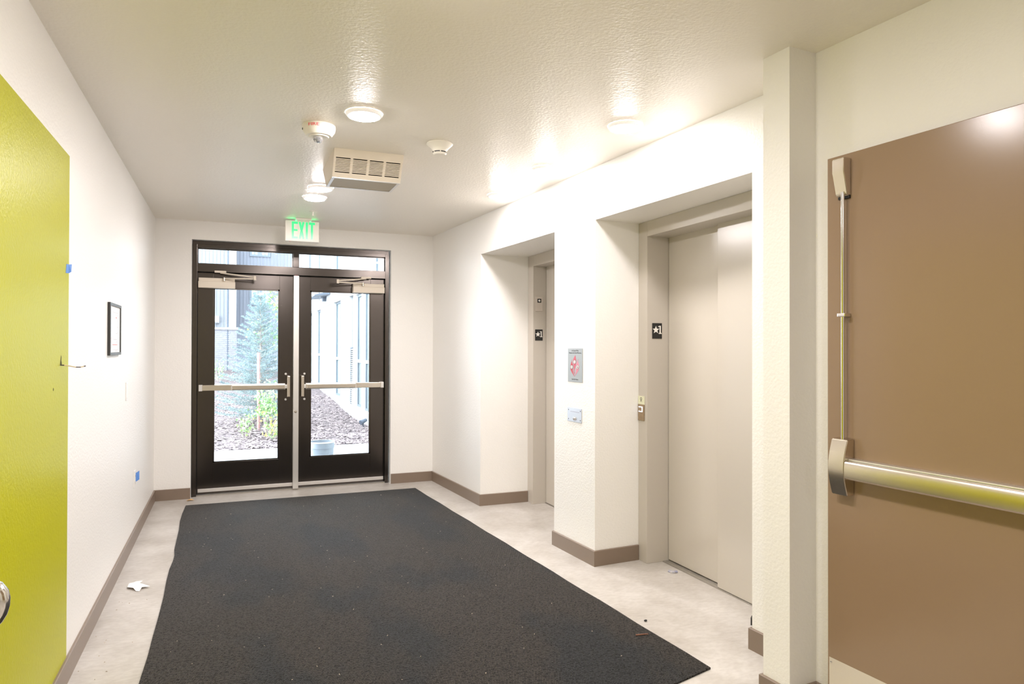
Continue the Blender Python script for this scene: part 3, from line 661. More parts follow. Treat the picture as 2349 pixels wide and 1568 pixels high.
# ceiling heater: a trough with a slatted front
hx0, hx1, yA, yB_, yC, yD, zb = 0.561, 0.974, 4.083, 4.181, 4.446, 4.626, H - 0.150
t = empty('ceiling_heater', ((hx0 + hx1) / 2, (yA + yD) / 2, H), 'cream box heater with slatted front hung under the ceiling', 'heater')
fp = lambda z: yA + (H - z) / 0.150 * (yB_ - yA)      # front plane
def front(bm, x0, x1, z0, z1, th=0.004, out=0.0):
    hexa(bm, [(x0, fp(z0) - out, z0), (x1, fp(z0) - out, z0), (x1, fp(z0) + th, z0), (x0, fp(z0) + th, z0), (x0, fp(z1) - out, z1), (x1, fp(z1) - out, z1), (x1, fp(z1) + th, z1), (x0, fp(z1) + th, z1)])
ZT, ZL = 2.530, 2.452
bm = bm_new(); front(bm, hx0, hx1, ZT, H - 0.0004); put('front_panel', bm, CREAM, t)
bm = bm_new(); front(bm, hx0, hx1, zb, ZL); put('front_panel', bm, CREAM, t)
xs = [hx0, hx0 + 0.013, 0.662, 0.676, 0.760, 0.774, 0.856, 0.870, hx1 - 0.018, hx1]
xd = [(hx0, hx0 + 0.013), (0.660, 0.675), (0.759, 0.774), (0.857, 0.872), (hx1 - 0.014, hx1)]
for a, c in xd:
    bm = bm_new(); front(bm, a, c, ZL, ZT, 0.004, -0.0005); put('divider', bm, CREAM, t)
pitch = (ZT - ZL) / 10.0
for k in range(1, 10):
    z = ZL + pitch * k; bm = bm_new(); front(bm, hx0 + 0.002, hx1 - 0.002, z - 0.0024, z + 0.0024, 0.006, 0.0); put('slat', bm, CREAM, t)
bm = bm_new(); front(bm, hx0 + 0.004, hx1 - 0.004, ZL - 0.01, ZT + 0.01, 0.03, -0.022); put('interior_shade', bm, DARK, t)  # black box paints the shade behind the slats
for x in (hx0, hx1 - 0.003):
    bm = bm_new(); pr = [(yA, H - 0.0004), (yB_, zb), (yC, zb), (yD, H - 0.0004)]
    a = [bm.verts.new((x, y, z)) for y, z in pr]; c = [bm.verts.new((x + 0.003, y, z)) for y, z in pr]
    bm.faces.new(a); bm.faces.new(c[::-1])
    for i in range(4): bm.faces.new((a[i], a[(i + 1) % 4], c[(i + 1) % 4], c[i]))
    put('end_panel', bm, CREAM, t)
bm = bm_new(); hexa(bm, [(hx0, yC, zb), (hx1, yC, zb), (hx1, yD, H - 0.0004), (hx0, yD, H - 0.0004), (hx0, yC - 0.004, zb + 0.003), (hx1, yC - 0.004, zb + 0.003), (hx1, yD - 0.006, H - 0.0004), (hx0, yD - 0.006, H - 0.0004)]); put('rear_panel', bm, CREAM, t)
bm = bm_new(); w = 0.016
box(bm, hx0, hx1, yB_, yB_ + w, zb - 0.003, zb + 0.002); box(bm, hx0, hx1, yC - w, yC, zb - 0.003, zb + 0.002); box(bm, hx0, hx0 + w, yB_ + w, yC - w, zb - 0.003, zb + 0.002); box(bm, hx1 - w, hx1, yB_ + w, yC - w, zb - 0.003, zb + 0.002)
put('grille_frame', bm, SILVER, t)
put('bottom_grille', B(hx0 + w, hx1 - w, yB_ + w, yC - w, zb, zb + 0.004), GRILLE, t, label='beige mesh under the heater')

# sprinkler
t = empty('fire_sprinkler', (0.660, 6.10, H), 'small white sprinkler head on the ceiling just before the exit sign', 'sprinkler')
bm = bm_new(); lathe(bm, [(0.034, H - 0.0005), (0.034, H - 0.003), (0.022, H - 0.006), (0.008, H - 0.006)], 24, 'z', (0.66, 6.10, 0)); put('escutcheon', bm, WHITEP, t, smooth='angle')
bm = bm_new(); tube(bm, [(0.66, 6.10, H - 0.004), (0.66, 6.10, H - 0.036)], 0.0065, 10); put('stem', bm, WHITEP, t)
bm = bm_new(); lathe(bm, [(0, H - 0.036), (0.014, H - 0.037), (0.014, H - 0.039), (0, H - 0.040)], 16, 'z', (0.66, 6.10, 0)); put('deflector', bm, WHITEP, t)

# exit sign
ey = 6.483
t = empty('exit_sign', (0.606, ey, H), 'white EXIT sign with glowing green letters hung before the doors', 'sign')
put('canopy', BB(0.003, 0.546, 0.686, ey - 0.03, ey + 0.07, H - 0.020, H - 0.0004), WHITEP, t)
put('neck', B(0.560, 0.672, ey - 0.012, ey + 0.05, 2.552, H - 0.020), WHITEP, t)
put('housing', BB(0.004, 0.459, 0.755, ey, ey + 0.045, 2.366, 2.553), WHITEP, t)
bm = bm_new(); ya, yb = ey - 0.0012, ey + 0.0002; zt, zb2 = 2.5435, 2.389; hh = zt - zb2; st = 0.0185
x = 0.515                                            # E
lt = []
box(bm, x, x + st, ya, yb, zb2, zt)
for z0, z1, l in ((zt - 0.020, zt, 0.053), (zb2 + hh * 0.45, zb2 + hh * 0.45 + 0.018, 0.050), (zb2, zb2 + 0.020, 0.053)): box(bm, x + st, x + l, ya, yb, z0, z1)
put('letter', bm, EXITL, t, label='green letter E')
bm = bm_new(); x = 0.575                             # X
for a, c in ((x, x + 0.051 - st), (x + 0.051 - st, x)):
    hexa(bm, [(a, ya, zb2), (a + st, ya, zb2), (a + st, yb, zb2), (a, yb, zb2), (c, ya, zt), (c + st, ya, zt), (c + st, yb, zt), (c, yb, zt)]); ya -= 0.0002
put('letter', bm, EXITL, t, label='green letter X')
ya = ey - 0.0012
put('letter', B(0.637, 0.637 + 0.019, ya, yb, zb2, zt), EXITL, t, label='green letter I')
bm = bm_new(); box(bm, 0.665, 0.718, ya, yb, zt - 0.020, zt); box(bm, 0.682, 0.701, ya, yb, zb2, zt - 0.020)
put('letter', bm, EXITL, t, label='green letter T')
put('added_glow_strip', B(0.480, 0.735, ey + 0.006, ey + 0.012, 2.5531, 2.5534), GREENGLOW, t, label='unseen green strip added on top of the sign for ceiling glow')  # hidden emitter added to cast green onto the ceiling
put('test_button', B(0.497, 0.504, ey + 0.012, ey + 0.022, 2.364, 2.3662), RED, t)

# ------------------------------------------------------------------ things on the left wall
py0, py1, pz0, pz1, pt = 4.386, 4.800, 1.357, 1.657, 0.0150
t = empty('framed_floor_plan', (XL, (py0 + py1) / 2, pz0), 'black framed evacuation plan hung on the white left wall', 'picture')
fw = 0.021
bm = bm_new(); box(bm, XL, XL + pt, py0, py0 + fw, pz0, pz1); bevel(bm, 0.001, 1); put('frame_side', bm, PICF, t)
bm = bm_new(); box(bm, XL, XL + pt, py1 - fw, py1, pz0, pz1); bevel(bm, 0.001, 1); put('frame_side', bm, PICF, t)
bm = bm_new(); box(bm, XL, XL + pt, py0 + fw, py1 - fw, pz1 - fw * 0.8, pz1); bevel(bm, 0.001, 1); put('frame_top', bm, PICF, t)
bm = bm_new(); box(bm, XL, XL + pt, py0 + fw, py1 - fw, pz0, pz0 + fw * 0.8); bevel(bm, 0.001, 1); put('frame_bottom', bm, PICF, t)
put('plan_sheet', B(XL + 0.0005, XL + 0.009, py0 + fw, py1 - fw, pz0 + 0.016, pz1 - 0.016), PAPER, t)
bm = bm_new(); bmr = bm_new(); xx = XL + 0.009
for y0, y1, z, hh in ((4.50, 4.72, 1.605, 0.0016), (4.69, 4.71, 1.592, 0.0016), (4.55, 4.58, 1.57, 0.0016), (4.69, 4.73, 1.558, 0.0016), (4.66, 4.70, 1.522, 0.002), (4.70, 4.75, 1.520, 0.0016),
                      (4.69, 4.74, 1.490, 0.0016), (4.63, 4.68, 1.483, 0.002), (4.70, 4.75, 1.452, 0.0016), (4.54, 4.66, 1.447, 0.002), (4.63, 4.68, 1.435, 0.0016), (4.63, 4.67, 1.426, 0.0016), (4.52, 4.71, 1.388, 0.0014), (4.60, 4.68, 1.381, 0.002)):
    box(bm, xx, xx + 0.0004, y0, y1, z, z + hh)
for y, z0, z1 in ((4.63, 1.44, 1.60), (4.46, 1.40, 1.46), (4.68, 1.385, 1.52), (4.52, 1.45, 1.47)): box(bm, xx, xx + 0.0004, y, y + 0.002, z0, z1)
for q in ((4.62, 4.66, 1.575, 1.579), (4.41, 4.45, 1.455, 1.457)): put('route_line', B(xx, xx + 0.0006, *q), RED, t)
box(bmr, xx, xx + 0.0006, 4.50, 4.68, 1.416, 1.419)
put('plan_lines', bm, FAINT, t); put('route_line', bmr, RED, t)
t = empty('blank_wall_plate', (XL, 5.155, 1.05), 'white blank wall plate below and beyond the framed plan', 'wall plate')
put('plate', BB(0.0015, XL, XL + 0.006, 5.118, 5.190, 1.050, 1.170), M('white_plate', (0.85, 0.83, 0.80), 0.35), t)
for z in (1.066, 1.154):
    bm = bm_new(); lathe(bm, [(0, XL + 0.0075), (0.003, XL + 0.007), (0.0035, XL + 0.006)], 8, 'x', (0, 5.154, z)); put('plate_screw', bm, WHITEP, t)
t = empty('wall_outlet', (XL, 5.59, 0.395), 'white electrical outlet plate low on the left wall', 'outlet')
put('plate', BB(0.0015, XL, XL + 0.006, 5.553, 5.625, 0.392, 0.514), M('outlet_plate', (0.85, 0.83, 0.80), 0.35), t)
for z in (0.425, 0.475):
    s_ = put('socket', BB(0.003, XL + 0.006, XL + 0.0075, 5.572, 5.606, z - 0.016, z + 0.016), WHITEP, t)
    for y in (5.582, 5.595): put('socket_slot', B(XL + 0.0075, XL + 0.0078, y, y + 0.002, z - 0.006, z + 0.006), INK, s_)
def strip(name, pts, th, mat, lab, cat):             # a bent piece of tape: rows of two points
    bm = bm_new(); rows = []
    for a, c in pts: rows.append((bm.verts.new(a), bm.verts.new(c), bm.verts.new(Vector(c) + Vector(th)), bm.verts.new(Vector(a) + Vector(th))))
    for p, q in zip(rows, rows[1:]):
        for k in range(4): bm.faces.new((p[k], p[(k + 1) % 4], q[(k + 1) % 4], q[k]))
    bm.faces.new(rows[0]); bm.faces.new(rows[-1][::-1])
    o = Vector(pts[0][0]); return put(name, bm, mat, label=lab, cat=cat, origin=o)
strip('painters_tape', [((XL + 0.0015, 3.322, 1.713), (XL + 0.0015, 3.335, 1.752)), ((XL + 0.0035, 3.365, 1.716), (XL + 0.003, 3.372, 1.754)), ((XL + 0.012, 3.372, 1.723), (XL + 0.010, 3.392, 1.757))], (0.0006, 0, 0), BLUET,
      'scrap of blue tape on the edge of the green paint', 'tape')
strip('painters_tape', [((XL + 0.0015, 5.665, 0.420), (XL + 0.0015, 5.665, 0.484)), ((XL + 0.006, 5.70, 0.418), (XL + 0.005, 5.70, 0.482)), ((XL + 0.018, 5.73, 0.424), (XL + 0.016, 5.745, 0.486))], (0.0006, 0, 0), BLUET,
      'scrap of blue tape beside the low outlet', 'tape')
t = empty('loose_wire', (XL, 3.245, 1.330), 'thin loose wire sticking out of the green wall', 'wire')
W0 = [Vector((XL, 3.245, 1.333)), Vector((XL + 0.012, 3.250, 1.3325)), Vector((XL + 0.030, 3.262, 1.329)), Vector((XL + 0.046, 3.285, 1.3235)), Vector((XL + 0.058, 3.312, 1.3225)), Vector((XL + 0.072, 3.335, 1.3265))]
for i in range(5):
    bm = bm_new(); tube(bm, [W0[i], W0[i + 1]], 0.0022, 8); put('wire_length', bm, WIRE2 if i in (0, 3) else WIRE1, t)
bm = bm_new(); tube(bm, [W0[4].lerp(W0[5], 0.65), W0[5]], 0.0025, 8); put('wire_tip', bm, WIRE2, t)

# ------------------------------------------------------------------ bits on the floor
bm = bm_new()                                        # torn paper, slightly arched
out = [(-0.545, 4.604), (-0.541, 4.613), (-0.518, 4.614), (-0.510, 4.624), (-0.474, 4.619), (-0.478, 4.604), (-0.488, 4.588), (-0.424, 4.499), (-0.464, 4.490), (-0.473, 4.452), (-0.492, 4.462), (-0.509, 4.495), (-0.543, 4.527)]
cvt = Vector((-0.496, 4.545)); top, bot = [], []
for i, (x, y) in enumerate(out):
    z = (0.004, 0.005, 0.007, 0.008, 0.010, 0.008, 0.008, 0.009, 0.012, 0.002, 0.002, 0.012, 0.010)[i]
    top.append(bm.verts.new((x, y, z + 0.001))); bot.append(bm.verts.new((x, y, z)))
ct, cb = bm.verts.new((cvt.x, cvt.y, 0.013)), bm.verts.new((cvt.x, cvt.y, 0.012))
n = len(out)
for i in range(n):
    j = (i + 1) % n; bm.faces.new((ct, top[i], top[j])); bm.faces.new((cb, bot[j], bot[i])); bm.faces.new((top[i], bot[i], bot[j], top[j]))
put('paper_scrap', bm, TORN, label='torn white paper scrap on the concrete by the left baseboard', cat='paper', origin=(-0.498, 4.60, 0))
bm = bm_new(); cx, cy = 2.578, 3.58
ring = [(-0.026, 0.020), (-0.012, 0.028), (0.012, 0.020), (0.027, -0.004), (0.020, -0.022), (-0.006, -0.024), (-0.024, -0.008)]
top = [bm.verts.new((cx + a, cy + c, 0.004 + 0.006 * (i % 2))) for i, (a, c) in enumerate(ring)]; bot = [bm.verts.new((cx + a, cy + c, 0.001)) for a, c in ring]
c0 = bm.verts.new((cx, cy, 0.011)); c1 = bm.verts.new((cx, cy, 0.001))
for i in range(7):
    j = (i + 1) % 7; bm.faces.new((c0, top[i], top[j])); bm.faces.new((c1, bot[j], bot[i])); bm.faces.new((top[i], bot[i], bot[j], top[j]))
put('scrap', bm, M('blue_grey_scrap', (0.20, 0.22, 0.38), 0.5, vary=(60, (0.55, 0.52, 0.48), 0.2)), label='small blue grey scrap on the floor before the near elevator sill', cat='litter', origin=(cx, cy, 0))
bm = bm_new(); tube(bm, [(1.832, 2.846, 0.012), (1.852, 2.838, 0.014), (1.880, 2.838, 0.012), (1.894, 2.831, 0.013)], 0.004, 7, 0.0025)
put('twig', bm, TWIG, label='brown twig lying on the near right of the carpet mat', cat='twig', origin=(1.86, 2.838, 0.008))
bm = bm_new(); bmesh.ops.create_icosphere(bm, subdivisions=1, radius=0.008, matrix=Matrix.Translation((1.984, 2.991, 0.006)) @ Matrix.Diagonal((1.3, 0.8, 0.7, 1)))
put('pebble', bm, RUBBER, label='tiny black pebble on the concrete beside the mat edge', cat='pebble', origin=(1.984, 2.991, 0))
bm = bm_new(); lx, ly = -0.323, 6.875
ring = [(-0.035, 0.0), (-0.02, 0.018), (0.005, 0.022), (0.03, 0.006), (0.02, -0.012), (-0.01, -0.016)]
top = [bm.verts.new((lx + a, ly + c, 0.006 + 0.010 * ((i * 7) % 3) / 2)) for i, (a, c) in enumerate(ring)]; bot = [bm.verts.new((v.co.x, v.co.y, v.co.z - 0.002)) for v in top]
bm.faces.new(top); bm.faces.new(bot[::-1])
for i in range(6): bm.faces.new((top[i], bot[i], bot[(i + 1) % 6], top[(i + 1) % 6]))
put('dry_leaf', bm, LEAFB, label='curled tan leaf at the left foot of the black door frame', cat='leaf', origin=(lx, ly, 0))
bm = bm_new()                                        # door wedge in the near recess
wx, wy = 2.470, 2.745; a = [(0, 0), (0.10, 0), (0.10, 0.008), (0, 0.038)]
for k, (dx, dy) in enumerate(((0, 0), (0.008, 0.032))):
    pass
lo = [bm.verts.new((wx - 0.016 + x * 0.6, wy + 0.006 - x * 0.75, 0.0006 + z)) for x, z in a]; hi = [bm.verts.new((wx + 0.010 + x * 0.6, wy + 0.028 - x * 0.75, 0.0006 + z)) for x, z in a]
bm.faces.new(lo); bm.faces.new(hi[::-1])
for i in range(4): bm.faces.new((lo[i], lo[(i + 1) % 4], hi[(i + 1) % 4], hi[i]))
put('door_wedge', bm, RUBBER, label='black rubber wedge on the floor behind the near recess corner', cat='door wedge', origin=(wx, wy, 0))
bm = bm_new()                                        # lint and crumbs all over the mat
for k in range(130):
    if k < 100: x = rnd.uniform(-0.28, 1.70); y = rnd.uniform(2.5, 6.5); z = 0.0085
    else:
        x = rnd.uniform(-0.60, -0.38); y = rnd.uniform(2.6, 4.35); z = 0.0006
    l = rnd.uniform(0.0015, 0.0045) * (1.8 if k % 17 == 0 else 1); w = rnd.uniform(0.0010, 0.0020); a = rnd.uniform(0, math.pi); ca, sa = math.cos(a), math.sin(a)
    v = [bm.verts.new((x + ca * p - sa * q, y + sa * p + ca * q, z + r)) for p, q, r in ((-l, -w, 0), (l, -w, 0.0003), (l, w, 0), (-l, w, 0.0004), (0, 0, 0.0032))]
    for f in ((0, 1, 4), (1, 2, 4), (2, 3, 4), (3, 0, 4), (3, 2, 1, 0)): bm.faces.new([v[i] for i in f])
put('floor_lint', bm, CRUMB, label='scattered pale lint and wood crumbs over the mat and concrete', cat='litter', kind='stuff')

# ------------------------------------------------------------------ outdoors: ground
put('path', B(-6, 2.36, YB + 0.2, 10.22, -0.2, -0.03), PAVE, label='pale concrete landing outside the glass doors', cat='path', kind='structure')
def gz(x, y):
    base = -0.05 if y < 14 else -0.05 + (y - 14) / 12.0 * 0.5
    return base + 0.10 * math.exp(-((x - 0.5) ** 2 / 1.2 + (y - 12.8) ** 2 / 3.0)) + 0.012 * math.sin(x * 5.1 + y * 3.3) * math.sin(y * 4.7)
bm = bm_new(); nx, ny = 44, 96; G = []
for j in range(ny + 1):
    y = 10.2 + (27.6 - 10.2) * (j / ny) ** 1.5
    G.append([bm.verts.new((-5 + 7.4 * i / nx, y, gz(-5 + 7.4 * i / nx, y) + (rnd.uniform(-0.012, 0.012) if 0 < j < ny else 0))) for i in range(nx + 1)])
for j in range(ny):
    for i in range(nx): bm.faces.new((G[j][i], G[j][i + 1], G[j + 1][i + 1], G[j + 1][i]))
GROUND = put('ground', bm, MULCH, smooth=True, label='bed of brown bark mulch beyond the landing', cat='ground', kind='structure')
bm = bm_new()
for k in range(5200):
    y = 10.25 + 8.5 * rnd.random() ** 1.6; x = rnd.uniform(-0.7, 2.35); z = gz(x, y) + rnd.uniform(-0.004, 0.018)
    l = rnd.uniform(0.02, 0.06); w = rnd.uniform(0.005, 0.013); a = rnd.uniform(0, math.pi); ca, sa = math.cos(a), math.sin(a); tl = rnd.uniform(-0.4, 0.4)
    v = [bm.verts.new((x + ca * p - sa * q, y + sa * p + ca * q, z + r + tl * p)) for p, q, r in ((-l, -w, 0), (l, -w, 0), (l, w, 0.003), (-l, w, 0.003), (0, 0, 0.014))]
    for f in ((0, 1, 4), (1, 2, 4), (2, 3, 4), (3, 0, 4)): bm.faces.new([v[i] for i in f])
put('bark_chips', bm, CHIP, GROUND, kind='stuff')
bm = bm_new(); hexa(bm, [(-3, 19.2, 0.10), (-0.15, 20.4, 0.14), (-0.05, 21.6, 0.18), (-3, 22.0, 0.18), (-3, 19.2, 0.24), (-0.15, 20.4, 0.27), (-0.05, 21.6, 0.31), (-3, 22.0, 0.32)])
put('path', bm, PAVE, label='pale walk crossing behind the planting bed', cat='path', kind='structure')

# white wing beside the bed
WX = 2.36
wg = empty('building_wing', (WX, 16, 0), 'white stucco wing with tall narrow windows outside the right door', 'building')
wins = [(21.95, 23.1, 0.30, 2.44, 1.17), (19.80, 20.75, 0.28, 2.455, 1.17), (16.06, 17.10, 0.22, 2.486, 1.12), (13.35, 14.07, 0.19, 2.46, 1.115), (12.30, 13.18, 0.18, 2.46, 1.115)]
ups = [(25.2, 25.9), (22.03, 23.32), (19.92, 20.65), (16.06, 17.10), (11.6, 12.2)]
ys = [7.19]
holes = sorted([(a, c, z0, z1) for a, c, z0, z1, _ in wins] + [(14.30, 14.80, 0.19, 2.47)], key=lambda q: q[0])
bm = bm_new(); y = YB + 0.2
for a, c, z0, z1 in holes:
    box(bm, WX, WX + 0.3, y, a, -0.2, 2.47); box(bm, WX, WX + 0.3, a, c, -0.2, z0); box(bm, WX, WX + 0.3, a, c, z1, 2.47) if z1 < 2.469 else None; y = c
box(bm, WX, WX + 0.3, y, 27.5, -0.2, 2.47)
put('lower_wall', bm, STUCCO, wg)
bm = bm_new(); y = YB + 0.2
for a, c in sorted(ups):
    box(bm, WX - 0.012, WX + 0.3, y, a, 2.475, 6.5); box(bm, WX - 0.012, WX + 0.3, a, c, 2.475, 2.70); y = c
box(bm, WX - 0.012, WX + 0.3, y, 27.5, 2.475, 6.5)
put('upper_wall', bm, STUCCO, wg)
put('foundation', B(WX - 0.03, WX + 0.1, YB + 0.2, 27.5, -0.25, 0.03), STUCCO, wg)
def far_window(par, a, c, z0, z1, bar):
    f = bm_new(); x0, x1 = WX + 0.05, WX + 0.10; t_ = 0.05
    box(f, x0, x1, a, a + t_, z0, z1); box(f, x0, x1, c - t_, c, z0, z1); box(f, x0, x1, a + t_, c - t_, z0, z0 + t_); box(f, x0, x1, a + t_, c - t_, z1 - t_, z1)
    w = put('window', f, WFRAME, par)
    if bar:
        put('window_bar', B(x0 - 0.012, x1, a + t_, c - t_, bar - 0.03, bar + 0.03), STUCCO, w)
        put('pane', B(x0 + 0.02, x0 + 0.03, a + t_, c - t_, bar + 0.03, z1 - t_), WGLASS, w); put('pane', B(x0 + 0.02, x0 + 0.03, a + t_, c - t_, z0 + t_, bar - 0.03), WGLASS, w)
    else: put('pane', B(x0 + 0.02, x0 + 0.03, a + t_, c - t_, z0 + t_, z1 - t_), WGLASS, w)
for a, c, z0, z1, b_ in wins:
    far_window(wg, a, c, z0, z1, b_); put('window_sill', B(WX - 0.035, WX + 0.14, a, c, z0 - 0.04, z0 + 0.004), CAPST, wg)
for a, c in ups: far_window(wg, a, c, 2.70, 6.4, None)
put('spandrel_panel', B(WX + 0.06, WX + 0.10, 14.30, 14.80, 1.39, 2.47), SIDING, wg)
lv = put('louvre_frame', (lambda bm: (box(bm, WX + 0.02, WX + 0.12, 14.30, 14.34, 0.19, 1.39), box(bm, WX + 0.02, WX + 0.12, 14.76, 14.80, 0.19, 1.39), box(bm, WX + 0.10, WX + 0.14, 14.34, 14.76, 0.19, 1.39), bm)[-1])(bm_new()), SIDING, wg)
for k in range(28):
    z = 0.21 + 0.0415 * k; bm = bm_new(); hexa(bm, [(WX + 0.02, 14.34, z), (WX + 0.02, 14.76, z), (WX + 0.08, 14.76, z + 0.030), (WX + 0.08, 14.34, z + 0.030), (WX + 0.02, 14.34, z + 0.007), (WX + 0.02, 14.76, z + 0.007), (WX + 0.08, 14.76, z + 0.037), (WX + 0.08, 14.34, z + 0.037)])
    put('louvre_slat', bm, STUCCO, lv)
t = empty('outdoor_wall_light', (WX, 18.4, 2.68), 'grey twin bladed light on the upper white wing wall', 'outdoor light')
put('bracket', B(WX - 0.10, WX - 0.012, 18.5, 18.7, 2.60, 2.72), PIPE, t)
for a, c in ((17.7, 18.45), (18.75, 19.5)):
    bm = bm_new(); hexa(bm, [(WX - 0.40, a, 2.68), (WX - 0.40, c, 2.68), (WX - 0.03, c, 2.72), (WX - 0.03, a, 2.72), (WX - 0.40, a, 2.71), (WX - 0.40, c, 2.71), (WX - 0.03, c, 2.80), (WX - 0.03, a, 2.80)])
    put('shade_blade', bm, PIPE, t)
put('support_arm', B(WX - 0.16, WX - 0.012, 18.45, 18.75, 2.70, 2.76), PIPE, t)
t = empty('ground_spotlight', (2.20, 12.3, -0.05), 'small grey spotlight standing in the mulch by the wing', 'outdoor light')
bm = bm_new(); tube(bm, [(2.22, 12.35, gz(2.22, 12.35)), (2.22, 12.35, 0.06)], 0.012, 8); put('stake', bm, PIPE, t)
bm = bm_new(); tube(bm, [(2.17, 12.32, 0.05), (2.28, 12.38, 0.09)], 0.045, 12, 0.03); put('lamp_head', bm, PIPE, t)

# far building
BY = 27.5
fb = empty('far_building', (0, BY, 0.4), 'grey sided far building with brick base and downpipe beyond the tree', 'building')
def ribbed(bm, x0, x1, y, z0, z1, pitch=0.125):
    box(bm, x0, x1, y, y + 0.3, z0, z1); x = x0 + 0.02
    while x < x1 - 0.03: box(bm, x, x + 0.035, y - 0.025, y, z0, z1); x += pitch
bm = bm_new(); ribbed(bm, -3.4, -0.13, BY, 2.10, 9); put('bay_siding', bm, SIDING, fb)
put('white_corner_board', B(-0.02, 0.22, BY - 0.06, BY + 0.35, 2.10, 9), STUCCO, fb)
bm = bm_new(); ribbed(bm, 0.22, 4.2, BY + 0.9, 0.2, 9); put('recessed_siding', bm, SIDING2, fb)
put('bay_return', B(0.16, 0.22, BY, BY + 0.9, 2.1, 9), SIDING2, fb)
bm = bm_new(); tube(bm, [(-0.075, BY - 0.05, 0.4), (-0.075, BY - 0.05, 9)], 0.045, 10); put('downpipe', bm, PIPE, fb)
put('cap_ledge', BB(0.01, -3.4, 0.30, BY - 0.14, BY + 0.05, 2.02, 2.10), CAPST, fb)
bw = put('brick_base', B(-3.4, 0.24, BY - 0.07, BY + 0.6, 0.2, 2.02), MORTAR, fb)
bm = bm_new(); z = 0.30; row = 0
while z < 2.0:
    x = -1.4 + (0.11 if row % 2 else 0)
    while x < 0.24:
        x1 = min(x + 0.205, 0.24); q = rnd.uniform(0, 0.006)
        if x1 - x > 0.03: box(bm, x, x1, BY - 0.085 - q, BY - 0.069, z, min(z + 0.060, 2.02))
        x += 0.222
    z += 0.0755; row += 1
put('bricks', bm, BRICK, bw, kind='stuff')
put('wall_pack_light', BB(0.01, -0.53, -0.36, BY - 0.16, BY - 0.02, 2.26, 2.52), STUCCO, fb)  # plain box stands for the wall pack light fixture
put('wall_pack_vent', B(-0.51, -0.38, BY - 0.165, BY - 0.158, 2.27, 2.29), PIPE, fb)
def bwin(x0, x1, z0, z1, y):
    f = bm_new(); t_ = 0.07
    box(f, x0, x1, y - 0.05, y + 0.02, z0, z0 + t_); box(f, x0, x1, y - 0.05, y + 0.02, z1 - t_, z1); box(f, x0, x0 + t_, y - 0.05, y + 0.02, z0 + t_, z1 - t_); box(f, x1 - t_, x1, y - 0.05, y + 0.02, z0 + t_, z1 - t_)
    box(f, (x0 + x1) / 2 - 0.04, (x0 + x1) / 2 + 0.04, y - 0.05, y + 0.02, z0 + t_, z1 - t_)
    w = put('window', f, WFRAME, fb); put('pane', B(x0 + t_, x1 - t_, y - 0.02, y - 0.005, z0 + t_, z1 - t_), WGLASS, w)
bwin(0.70, 1.52, 3.0, 4.2, BY + 0.9); bwin(0.70, 1.46, 4.9, 6.3, BY + 0.9)

# spruce
def leafquad(bm, p, d, n, l, w):
    d = d.normalized(); s = d.cross(n); s = s.normalized() if s.length > 1e-4 else d.orthogonal().normalized()
    a = bm.verts.new(p); c = bm.verts.new(p + d * l * 0.5 + s * w); e = bm.verts.new(p + d * l); f = bm.verts.new(p + d * l * 0.5 - s * w)
    bm.faces.new((a, c, e, f))
def rv(k=1.0): return Vector((rnd.uniform(-1, 1), rnd.uniform(-1, 1), rnd.uniform(-1, 1))) * k
sx, sy, s0, s1 = 0.50, 12.9, gz(0.5, 12.9), 2.36
sp_ = empty('blue_spruce', (sx, sy, s0), 'pale blue spruce growing in the mulch outside the left door', 'tree')
bm = bm_new(); tube(bm, [(sx, sy, s0 - 0.05), (sx + 0.01, sy, 1.2), (sx, sy, s1)], 0.035, 8, 0.006)
bn = bm_new(); z = 0.16
while z < s1 - 0.03:
    f = (s1 - z) / (s1 - 0.16); reach = 0.06 + 0.72 * f ** 0.85; nb = int(5 + 6 * f)
    for k in range(nb):
        a = 2 * math.pi * (k + rnd.random()) / nb; up = 0.35 - 0.30 * f
        L_ = reach * rnd.uniform(0.8, 1.12); d = Vector((math.cos(a), math.sin(a), up))
        p0 = Vector((sx, sy, z + rnd.uniform(-0.03, 0.03)))
        pe = p0 + d * L_ + Vector((0, 0, 0.10 * L_)); tube(bm, [p0, p0.lerp(pe, 0.5) - Vector((0, 0, 0.03 * L_)), pe], 0.006, 4, 0.002)
        nt_ = int(4 + 16 * L_)
        for j in range(nt_):
            q = (j + 0.8) / nt_; b0 = p0.lerp(pe, q) - Vector((0, 0, 0.03 * L_ * math.sin(math.pi * q)))
            for sgn in (-1, 1):
                side = Vector((-math.sin(a), math.cos(a), 0)) * sgn; td = (d * 0.75 + side * rnd.uniform(0.5, 0.9) + Vector((0, 0, rnd.uniform(-0.05, 0.3)))).normalized()
                tl_ = (0.16 * (1 - q) + 0.06) * rnd.uniform(0.7, 1.1) * (0.5 + 0.5 * f)
                for i in range(12):
                    pp = b0 + td * tl_ * i / 12.0; leafquad(bn, pp, td * 0.8 + rv(0.9), rv(), rnd.uniform(0.026, 0.042), 0.0030)
        for i in range(10): leafquad(bn, pe, d + rv(0.9), rv(), 0.03, 0.003)
    z += 0.072 + 0.025 * f
put('trunk', bm, BARK, sp_); put('needles', bn, NEEDLE, sp_, kind='stuff')

